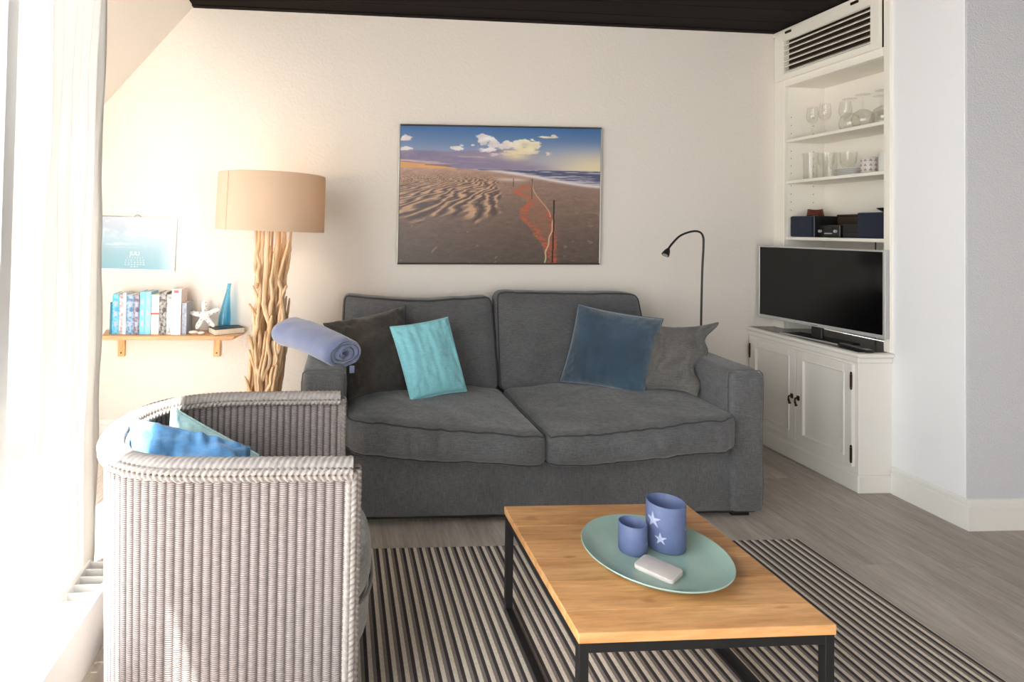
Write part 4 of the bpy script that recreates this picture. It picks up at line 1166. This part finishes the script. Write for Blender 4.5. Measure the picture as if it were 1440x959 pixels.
pc = thing('wall_picture', 'large framed photograph of a sandy beach above the sofa', 'picture', (1.051, WY, 1.15))
TL, TR, BR, BL = (0.372, WY - 0.03, 2.058), (1.734, WY - 0.03, 2.076), (1.729, WY - 0.03, 1.166), (0.369, WY - 0.03, 1.150)
V = [TL, TR, BR, BL] + [(p[0], WY - 0.001, p[2]) for p in (TL, TR, BR, BL)]
obj('panel', V, [(3, 2, 1, 0), (4, 5, 6, 7), (0, 1, 5, 4), (1, 2, 6, 5), (2, 3, 7, 6), (3, 0, 4, 7)], 'frame_dark', pc)
for a, b_, mt in ((TL, TR, 'frame_dark'), (TR, BR, 'frame_silver'), (BR, BL, 'frame_dark'), (BL, TL, 'frame_silver')):
    g = g_tube([Vector(a), Vector(b_)], 0.0055, 8); obj('frame_edge', g[0], g[1], mt, pc)
e = 0.006
print_mesh('photo_print', [(TL[0] + e, WY - 0.0315, TL[2] - e), (TR[0] - e, WY - 0.0315, TR[2] - e), (BR[0] - e, WY - 0.0315, BR[2] + e), (BL[0] + e, WY - 0.0315, BL[2] + e)], beach(), pc)

# calendar
def cal_img(w=150, h=105):
    u, v = np.meshgrid(np.linspace(0, 1, w), np.linspace(0, 1, h))
    n1 = vnoise(u * 5, v * 6, 71, 4); n2 = vnoise(u * 4, v * 20, 77, 4)
    t = v[..., None]
    img = np.array((196, 202, 216)) * (1 - t) + np.array((132, 176, 188)) * t
    img = lay(img, (246, 246, 246), ss(0.45, 0.7, n1) * ss(0.5, 0.1, v) * 0.95)
    img = lay(img, (176, 204, 216), np.exp(-((v - 0.45) / 0.12) ** 2) * 0.6)
    img = lay(img, (236, 244, 246), ss(0.62, 0.8, n2) * np.exp(-((v - 0.48) / 0.07) ** 2) * 0.9)
    img = lay(img, (140, 186, 200), np.exp(-((u - 0.3) / 0.25) ** 2 - ((v - 0.8) / 0.2) ** 2) * 0.5)
    img = lay(img, (214, 230, 232), ss(0.75, 1.0, u) * ss(0.2, 0.5, v) * 0.6)
    img = lay(img, (250, 250, 250), (v > 0.965) * 1.0)
    return img
ca = thing('wall_calendar', 'wall calendar with a pale sea photograph beside the curtain', 'calendar', (-1.285, WY, 1.078))
cTL, cTR, cBR, cBL = (-1.528, WY - 0.006, 1.422), (-1.043, WY - 0.006, 1.415), (-1.052, WY - 0.016, 1.076), (-1.530, WY - 0.012, 1.082)
V = [cTL, cTR, cBR, cBL] + [(p[0], WY - 0.0008, p[2]) for p in (cTL, cTR, cBR, cBL)]
obj('pad', V, [(3, 2, 1, 0), (4, 5, 6, 7), (0, 1, 5, 4), (1, 2, 6, 5), (2, 3, 7, 6), (3, 0, 4, 7)], 'porcelain', ca)
print_mesh('printed_sheet', [(p[0], p[1] - 0.0015, p[2]) for p in (cTL, cTR, cBR, cBL)], cal_img(), ca)
g = g_tube([(-1.528, WY - 0.01, 1.424), (-1.043, WY - 0.01, 1.417)], 0.0028, 6); obj('binding', g[0], g[1], 'chrome', ca)
g = g_tube(spline([(-1.31, WY - 0.01, 1.424), (-1.29, WY - 0.012, 1.436), (-1.27, WY - 0.01, 1.424)], 6), 0.0015, 6); obj('hanger', g[0], g[1], 'black_metal', ca)
def text(s, size, x, y, z, parent, mat, name='lettering'):
    cu = bpy.data.curves.new('t', 'FONT'); cu.body = s; cu.size = size; cu.align_x = 'CENTER'; cu.resolution_u = 2
    to = bpy.data.objects.new('t', cu); C.objects.link(to)
    bpy.context.view_layer.update()
    me = bpy.data.meshes.new_from_object(to.evaluated_get(bpy.context.evaluated_depsgraph_get()))
    C.objects.unlink(to); bpy.data.objects.remove(to)
    V = [Vector((x + v_.co.x, y, z + v_.co.y)) for v_ in me.vertices]; F = [tuple(p.vertices) for p in me.polygons]
    return obj(name, V, F, mat, parent)
text('JULI', 0.036, -1.30, WY - 0.0155, 1.178, ca, 'porcelain')
day = 1
for r_ in range(5):
    row = '  '.join('%2d' % d_ for d_ in range(day, min(day + 7, 32))); day += 7
    text(row, 0.012, -1.30, WY - 0.0165, 1.158 - r_ * 0.014, ca, 'porcelain', 'day_numbers')

# ------------------------------------------------------------------ little wall shelf with books
ws = thing('wall_shelf', 'pine wall shelf on two wooden blocks holding books', 'shelf', (-1.0, 3.66, 0.68))
SZ = 0.705; SYF = 3.565
V = [(-1.412, SYF, SZ), (-0.630, SYF + 0.01, SZ), (-0.590, WY - 0.001, SZ), (-1.468, WY - 0.001, SZ)]
V = V + [(x, y, z - 0.026) for x, y, z in [(-1.408, SYF + 0.004, SZ), (-0.655, SYF + 0.02, SZ), (-0.615, WY - 0.001, SZ), (-1.466, WY - 0.001, SZ)]]
obj('board', V, [(0, 1, 2, 3), (7, 6, 5, 4), (0, 4, 5, 1), (1, 5, 6, 2), (2, 6, 7, 3), (3, 7, 4, 0)], 'shelf_wood', ws)
for x in (-1.386, -0.796):
    bk = box('support_block', x, x + 0.042, WY - 0.022, WY - 0.001, 0.540, SZ - 0.026, 'block_wood', ws, bev=0.003)
    for z in (0.565, 0.655):
        g = g_tube([(x + 0.021, WY - 0.0235, z), (x + 0.021, WY - 0.021, z)], 0.0055, 10); obj('screw', g[0], g[1], 'screw', bk)

def spine_mat(name, c1, c2, sc, lo=0.45, hi=0.55, band=None):
    m, nt, b = newmat(name); b.inputs['Roughness'].default_value = 0.5
    n_ = noise_tex(nt, coords(nt, scale=(1, 1, 0.7)), sc, 2)
    nt.links.new(ramp(nt, n_, [(lo, c1), (hi, c2)]), b.inputs['Base Color']); return m
books = [  # x0, x1, z top, cover colour, second colour, noise scale, label
 (-1.388, -1.376, 0.898, (36, 120, 150), None, 'thin teal paperback at the left end of the book row'),
 (-1.375, -1.336, 0.950, (58, 160, 206), (150, 214, 236), 'bright blue paperback second in the book row'),
 (-1.335, -1.312, 0.948, (214, 214, 218), (120, 60, 70), 'pale grey slim book with a red spine edge'),
 (-1.311, -1.292, 0.958, (236, 234, 230), None, 'slim white book beside the pale grey one'),
 (-1.291, -1.248, 0.946, (62, 112, 160), (190, 220, 236), 'mid-blue paperback with mottled white spine'),
 (-1.247, -1.214, 0.946, (78, 74, 96), (196, 186, 196), 'dark purple-grey paperback among the blue books'),
 (-1.213, -1.181, 0.964, (120, 196, 226), None, 'left one of two light blue books'),
 (-1.180, -1.146, 0.964, (138, 204, 232), None, 'right one of two light blue books'),
 (-1.144, -1.098, 0.947, (236, 226, 212), None, 'cream paperback with a red band across its spine'),
 (-1.097, -1.052, 0.962, (38, 38, 42), (210, 206, 200), 'black and white patterned thick paperback'),
 (-1.051, -1.022, 0.950, (240, 236, 230), (44, 42, 46), 'white paperback with black printed ends'),
 (-1.019, -0.962, 0.985, (244, 236, 236), (232, 180, 186), 'thickest tall white book with a red mark on top'),
 (-0.960, -0.932, 0.900, (138, 150, 168), (196, 196, 204), 'short grey-blue book at the right end of the row')]
def book(x0, x1, zt, c1, c2, label, yf=3.605, dep=0.135):
    root = thing('book', label, 'book', ((x0 + x1) / 2, yf + dep / 2, SZ), 'books standing on the wall shelf')
    cm = spine_mat('cover_%d' % int(-x0 * 1000), srgb(*c1), srgb(*(c2 or [min(255, int(c * 1.04)) for c in c1])), 70 if c2 else 10, 0.36, 0.80)
    t = 0.0018; z0 = SZ + 0.0005
    pg = obj('page_block', *g_box(x0 + t, x1 - t, yf + t + 0.001, yf + dep - 0.003, z0 + 0.002, zt - 0.003, 0), 'paper', root)
    obj('cover', *join(g_box(x0, x0 + t, yf, yf + dep, z0, zt, 0.0005), g_box(x1 - t, x1, yf, yf + dep, z0, zt, 0.0005), g_box(x0, x1, yf - 0.001, yf + t, z0, zt, 0.0008)), cm, root)
    return root
for k, (x0, x1, zt, c1, c2, lab) in enumerate(books):
    yf = 3.600 if k == 11 else 3.612 + 0.006 * random.random()
    r_ = book(x0, x1, zt, c1, c2, lab, yf)
    h_ = zt - SZ; xm = (x0 + x1) / 2
    if k == 8:
        box('title_band', x0 - 0.0004, x1 + 0.0004, yf - 0.0018, yf - 0.0008, SZ + h_ * 0.50, SZ + h_ * 0.55, plain('red_band', srgb(206, 92, 74), 0.5), r_, bev=0)
    if k == 10:
        box('title_block', x0 + 0.003, x1 - 0.003, yf - 0.0018, yf - 0.0008, SZ + 0.06, SZ + h_ * 0.74, 'porcelain', r_, bev=0)
    if k == 11:
        box('title_block', xm - 0.016, xm + 0.012, yf - 0.0018, yf - 0.0008, zt - 0.024, zt - 0.008, plain('red_mark', srgb(210, 100, 108), 0.5), r_, bev=0)
    if k in (1, 4, 5, 6, 7):
        for q in range(3):
            box('title_block', xm - (x1 - x0) * 0.22, xm + (x1 - x0) * 0.22, yf - 0.0018, yf - 0.0008, SZ + h_ * (0.2 + 0.25 * q), SZ + h_ * (0.32 + 0.25 * q), 'cup_print', r_, bev=0)
# paperbacks lying over the tops of the row
def flat_book(name, label, cx, cy, z, sx, sy, h, rot, cover):
    root = thing(name, label, 'book', (cx, cy, z))
    Rm = Matrix.Translation((cx, cy, z)) @ Matrix.Rotation(rot, 4, 'Z')
    g = xf(g_box(-sx / 2 + 0.002, sx / 2 - 0.002, -sy / 2 + 0.002, sy / 2 - 0.002, 0.0018, h - 0.0018, 0), Rm); obj('page_block', g[0], g[1], 'paper', root)
    g = join(g_box(-sx / 2, sx / 2, -sy / 2, sy / 2, 0.0003, 0.002, 0), g_box(-sx / 2, sx / 2, -sy / 2, sy / 2, h - 0.002, h, 0), g_box(-sx / 2, sx / 2, sy / 2 - 0.002, sy / 2, 0.0003, h, 0))
    g = xf(g, Rm); obj('cover', g[0], g[1], cover, root); return root
flat_book('book', 'book with black cover lying flat under the blue bottle', -0.705, 3.690, SZ, 0.19, 0.125, 0.036, math.radians(32), 'black_plastic')
# starfish
V, F = [], []; ctr_ = Vector((-0.842, 3.69, 0.812)); lean = Matrix.Rotation(math.radians(-14), 4, 'X')
sfish = thing('starfish', 'white dried starfish propped up on the wall shelf', 'starfish', (-0.842, 3.68, SZ))
n = 60; rows = 7
for side in (-1, 1):
    for j in range(rows):
        t = j / (rows - 1)
        for k in range(n):
            a = 2 * PI * k / n + 0.12; s5 = (math.cos(5 * (a - PI / 2 - 0.12)) + 1) / 2
            R_ = 0.030 + 0.066 * s5 ** 1.5
            th_ = 0.016 * (1 - t) ** 0.6 * 1.0 + 0.002
            V.append(ctr_ + lean @ Vector((R_ * t * math.cos(a), side * th_ * (1 if t < 1 else 0.0), R_ * t * math.sin(a))))
for sidx in range(2):
    o_ = sidx * rows * n
    for j in range(rows - 1):
        for k in range(n):
            l = (k + 1) % n; F.append((o_ + j * n + k, o_ + j * n + l, o_ + (j + 1) * n + l, o_ + (j + 1) * n + k))
obj('body', V, F, 'star_white', sfish, smooth=True, sharp=0)
random.seed(4)
for k in range(5):
    for q in (0.35, 0.65, 0.9):
        a = PI / 2 + 2 * PI * k / 5 + random.uniform(-0.15, 0.15); rr = 0.09 * q
        c = ctr_ + lean @ Vector((rr * math.cos(a), -0.0145 * (1 - q * 0.85) ** 0.6 - 0.002, rr * math.sin(a)))
        g = g_lathe([(0.0005, -0.003), (0.004, -0.001), (0.004, 0.001), (0.0005, 0.003)], 0, 0, 8); g = xf(g, Matrix.Translation(c)); obj('speck', g[0], g[1], 'dark_speck', sfish, smooth=True)
# pebbles
for (x, y, a, b_, c, lab) in ((-0.895, 3.64, 0.030, 0.018, 0.011, 'flat cream pebble at the foot of the books'), (-0.845, 3.625, 0.022, 0.016, 0.010, 'small white pebble in front of the starfish')):
    bm = bmesh.new(); bmesh.ops.create_uvsphere(bm, u_segments=16, v_segments=10, radius=1)
    for v_ in bm.verts: v_.co = Vector((x + v_.co.x * a, y + v_.co.y * b_, SZ + c + 0.0005 + v_.co.z * c)) + Vector((0, 0, 0.001)) * fbm(v_.co)
    bm.verts.index_update(); tag(obj('pebble', [v_.co.copy() for v_ in bm.verts], [tuple(q.index for q in f.verts) for f in bm.faces], 'pebble', None, smooth=True), lab, 'pebble'); bm.free()
# blue bottle: leans a little
z = SZ + 0.0365
prof = [(0.0005, z), (0.034, z), (0.038, z + 0.006), (0.039, z + 0.03), (0.036, z + 0.07), (0.027, z + 0.13), (0.018, z + 0.19), (0.0125, z + 0.235), (0.0115, z + 0.262), (0.014, z + 0.268), (0.014, z + 0.272), (0.0105, z + 0.272), (0.0095, z + 0.235), (0.015, z + 0.19), (0.024, z + 0.13), (0.033, z + 0.07), (0.035, z + 0.014), (0.0005, z + 0.010)]
g = g_lathe(prof, 0, 0, 28)
V = [Vector((-0.722 + v_.x + 0.028 * ((v_.z - z) / 0.27) ** 1.5, 3.700 + v_.y, v_.z)) for v_ in g[0]]
tag(obj('bottle', V, g[1], 'blue_glass', None, smooth=True, sharp=60), 'slim blue glass bottle standing on the flat book', 'bottle')

# ------------------------------------------------------------------ crockery and hi-fi in the wall cabinet
def lathe_thing(name, label, cat, prof, x, y, z, mat, group=None, n=24):
    root = obj(name, *g_lathe([(r, z + h) for r, h in prof], x, y, n), mat, None, smooth=True, sharp=50)
    return tag(root, label, cat, group)
bowl = [(0.0005, 0.0), (0.034, 0.0), (0.033, 0.003), (0.006, 0.007), (0.0035, 0.02), (0.0035, 0.085), (0.010, 0.095), (0.026, 0.11), (0.034, 0.135), (0.034, 0.155), (0.027, 0.205), (0.0255, 0.205), (0.0325, 0.155), (0.0325, 0.135), (0.024, 0.112), (0.0005, 0.098)]
z = SH[0] + 0.0005
for (y, x, lab) in ((3.585, 3.10, 'upright stemmed glass nearest the left side of the top shelf'), (3.475, 3.09, 'upright stemmed glass second from the left on the top shelf'), (3.40, 3.16, 'upright stemmed glass beside the upturned ones on the top shelf')):
    lathe_thing('wine_glass', lab, 'glass', bowl, x, y, z, 'glass', 'upright glasses on the top shelf')
rb_ = [(0.038, 0.0), (0.052, 0.03), (0.055, 0.055), (0.045, 0.09), (0.02, 0.108), (0.005, 0.115), (0.0035, 0.125), (0.0035, 0.185), (0.006, 0.192), (0.038, 0.197), (0.038, 0.199), (0.0005, 0.200), (0.0005, 0.110), (0.018, 0.106), (0.043, 0.088), (0.053, 0.055), (0.050, 0.03), (0.0365, 0.0)]
for (y, x, lab) in ((3.306, 3.10, 'upturned wine glass leftmost of the upturned row'), (3.195, 3.08, 'upturned wine glass in the middle of the front row'), (3.205, 3.205, 'upturned wine glass behind the middle one'), (3.083, 3.10, 'upturned wine glass third in the front row'), (3.024, 3.20, 'upturned wine glass nearest the right edge of the shelf')):
    lathe_thing('wine_glass', lab, 'glass', rb_, x, y, z, 'glass', 'upturned wine glasses on the top shelf')
z = SH[1] + 0.0005
tum = [(0.0005, 0.0), (0.036, 0.0), (0.038, 0.004), (0.040, 0.155), (0.046, 0.158), (0.046, 0.178), (0.038, 0.18), (0.037, 0.16), (0.036, 0.012), (0.0005, 0.01)]
lathe_thing('glass_jar', 'tall clear glass jar at the left of the middle shelf', 'glass', tum, 3.10, 3.600, z, 'glass')
lathe_thing('glass_jar', 'tall clear glass jar behind the stemmed bowl on the middle shelf', 'glass', tum, 3.20, 3.56, z, 'glass')
gob = [(0.0005, 0.0), (0.032, 0.0), (0.032, 0.003), (0.006, 0.008), (0.005, 0.05), (0.03, 0.07), (0.042, 0.10), (0.046, 0.165), (0.044, 0.165), (0.040, 0.10), (0.0005, 0.065)]
lathe_thing('sundae_glass', 'footed clear dessert glass beside the plates', 'glass', gob, 3.10, 3.475, z, 'glass')
lathe_thing('sundae_glass', 'footed clear dessert glass behind the plates', 'glass', gob, 3.20, 3.42, z, 'glass')
psm = [(0.0005, 0.0), (0.05, 0.0), (0.055, 0.003), (0.092, 0.010), (0.093, 0.0125), (0.055, 0.0065), (0.0005, 0.005)]
for k in range(4):
    lathe_thing('small_plate', ['bottom plate of the small white stack', 'second plate from the bottom of the small white stack', 'third plate from the bottom of the small white stack', 'top plate of the small white stack'][k], 'plate', psm, 3.115, 3.300, z + k * 0.0105, 'porcelain', 'stacked plates on the middle shelf', 36)
def mug(label, x, y, r, h, mat, dots):
    root = thing('mug', label, 'mug', (x, y, z))
    pr = [(0.0005, z), (r * 0.94, z), (r, z + 0.005), (r, z + h - 0.002), (r - 0.002, z + h), (r - 0.004, z + h - 0.002), (r - 0.004, z + 0.006), (0.0005, z + 0.005)]
    obj('body', *g_lathe(pr, x, y, 32), mat, root, smooth=True, sharp=60)
    g = g_tube(spline([(x + 0.6 * r, y - r * 0.75, z + h * 0.8), (x + 1.1 * r, y - r * 1.35, z + h * 0.7), (x + 1.1 * r, y - r * 1.35, z + h * 0.35), (x + 0.6 * r, y - r * 0.75, z + h * 0.22)], 6), 0.0045, 8); obj('handle', g[0], g[1], mat, root, smooth=True)
    if dots:
        for i in range(5):
            for j in range(3):
                for q in range(3):
                    a = PI - 0.9 + 0.62 * i + (q - 1) * 0.09; zz = z + h * (0.22 + 0.28 * j) + (0.006 if q == 1 else 0)
                    c = Vector((x + (r + 0.0004) * math.cos(a), y + (r + 0.0004) * math.sin(a), zz)); t1 = Vector((-math.sin(a), math.cos(a), 0)); s_ = 0.0028
                    obj('dot', [c + (t1 * math.cos(b2) + Vector((0, 0, math.sin(b2)))) * s_ for b2 in np.linspace(0, 2 * PI, 9)[:-1]], [tuple(range(8))], 'black_dot', root)
    return root
mug('pale mug with small black dot clusters on the middle shelf', 3.09, 3.163, 0.041, 0.098, 'mug', True)
mug('plain white mug at the right edge of the middle shelf', 3.10, 3.060, 0.040, 0.112, 'porcelain', False)
# hi-fi shelf
z = SH[2] + 0.0005
def speaker(label, x0, x1, y0, y1, h):
    root = thing('speaker', label, 'speaker', ((x0 + x1) / 2, (y0 + y1) / 2, z))
    box('cabinet', x0 + 0.012, x1, y0, y1, z, z + h, 'black_plastic', root, bev=0.003)
    box('cloth_front', x0, x0 + 0.014, y0 + 0.002, y1 - 0.002, z + 0.002, z + h - 0.002, 'navy', root, bev=0.004)
speaker('navy cloth speaker at the left of the hi-fi shelf', 3.02, 3.20, 3.490, 3.676, 0.138)
speaker('navy cloth speaker at the right of the hi-fi shelf', 3.02, 3.20, 2.975, 3.172, 0.150)
bx_ = thing('wooden_box', 'dark brown wooden box standing behind the compact stereo', 'box', (3.22, 3.43, z))
box('body', 3.185, 3.265, 3.205, 3.486, z, z + 0.135, 'brown_box', bx_, bev=0.003)
box('lid', 3.182, 3.266, 3.202, 3.488, z + 0.1355, z + 0.148, 'brown_box', bx_, bev=0.003)
st_ = thing('stereo', 'compact black stereo with small silver buttons between the speakers', 'stereo', (3.1, 3.40, z))
box('case', 3.06, 3.175, 3.330, 3.485, z + 0.004, z + 0.078, 'black_plastic', st_, bev=0.003)
box('display', 3.0585, 3.061, 3.385, 3.445, z + 0.045, z + 0.064, 'screen', st_, bev=0)
for yy, zz in ((3.470, 0.04), (3.355, 0.04)):
    g = g_tube([(3.048, yy, z + zz), (3.062, yy, z + zz)], 0.009, 16); obj('knob', g[0], g[1], 'silver', st_, smooth=True)
for q in range(5):
    box('button', 3.057, 3.061, 3.385 + q * 0.012, 3.393 + q * 0.012, z + 0.022, z + 0.029, 'silver', st_, bev=0.0005)
for yy in (3.345, 3.465): box('foot', 3.08, 3.10, yy, yy + 0.01, z, z + 0.005, 'black_plastic', st_, bev=0)
dk = thing('receiver_box', 'plain low black receiver box beside the right speaker', 'receiver', (3.1, 3.25, z))
box('case', 3.07, 3.175, 3.182, 3.322, z + 0.002, z + 0.085, 'black_plastic', dk, bev=0.003)
box('front_slot', 3.0685, 3.0705, 3.20, 3.30, z + 0.03, z + 0.036, 'screen', dk, bev=0)
# coiled strap on the left speaker
g_l = []
for k in range(4):
    pts = [(3.10 + 0.036 * math.cos(a) * (1 - 0.05 * k), 3.560 + 0.048 * math.sin(a) * (1 - 0.04 * k), z + 0.138 + 0.008 + 0.010 * k + 0.003 * math.sin(a * 2 + k)) for a in np.linspace(0, 2 * PI, 28)[:-1]]
    g_l.append(g_tube(pts, 0.0062, 8, closed=True))
tag(obj('coiled_strap', *join(*g_l), 'leather', None, smooth=True), 'coiled brown leather strap on top of the left speaker', 'strap')
zz = z + 0.1505
tag(obj('bowl', *g_lathe([(0.0005, zz), (0.030, zz), (0.058, zz + 0.018), (0.062, zz + 0.024), (0.057, zz + 0.024), (0.028, zz + 0.006), (0.0005, zz + 0.005)], 3.09, 3.030, 28), 'black_plastic', None, smooth=True, sharp=50), 'small black dish on top of the right speaker', 'dish')
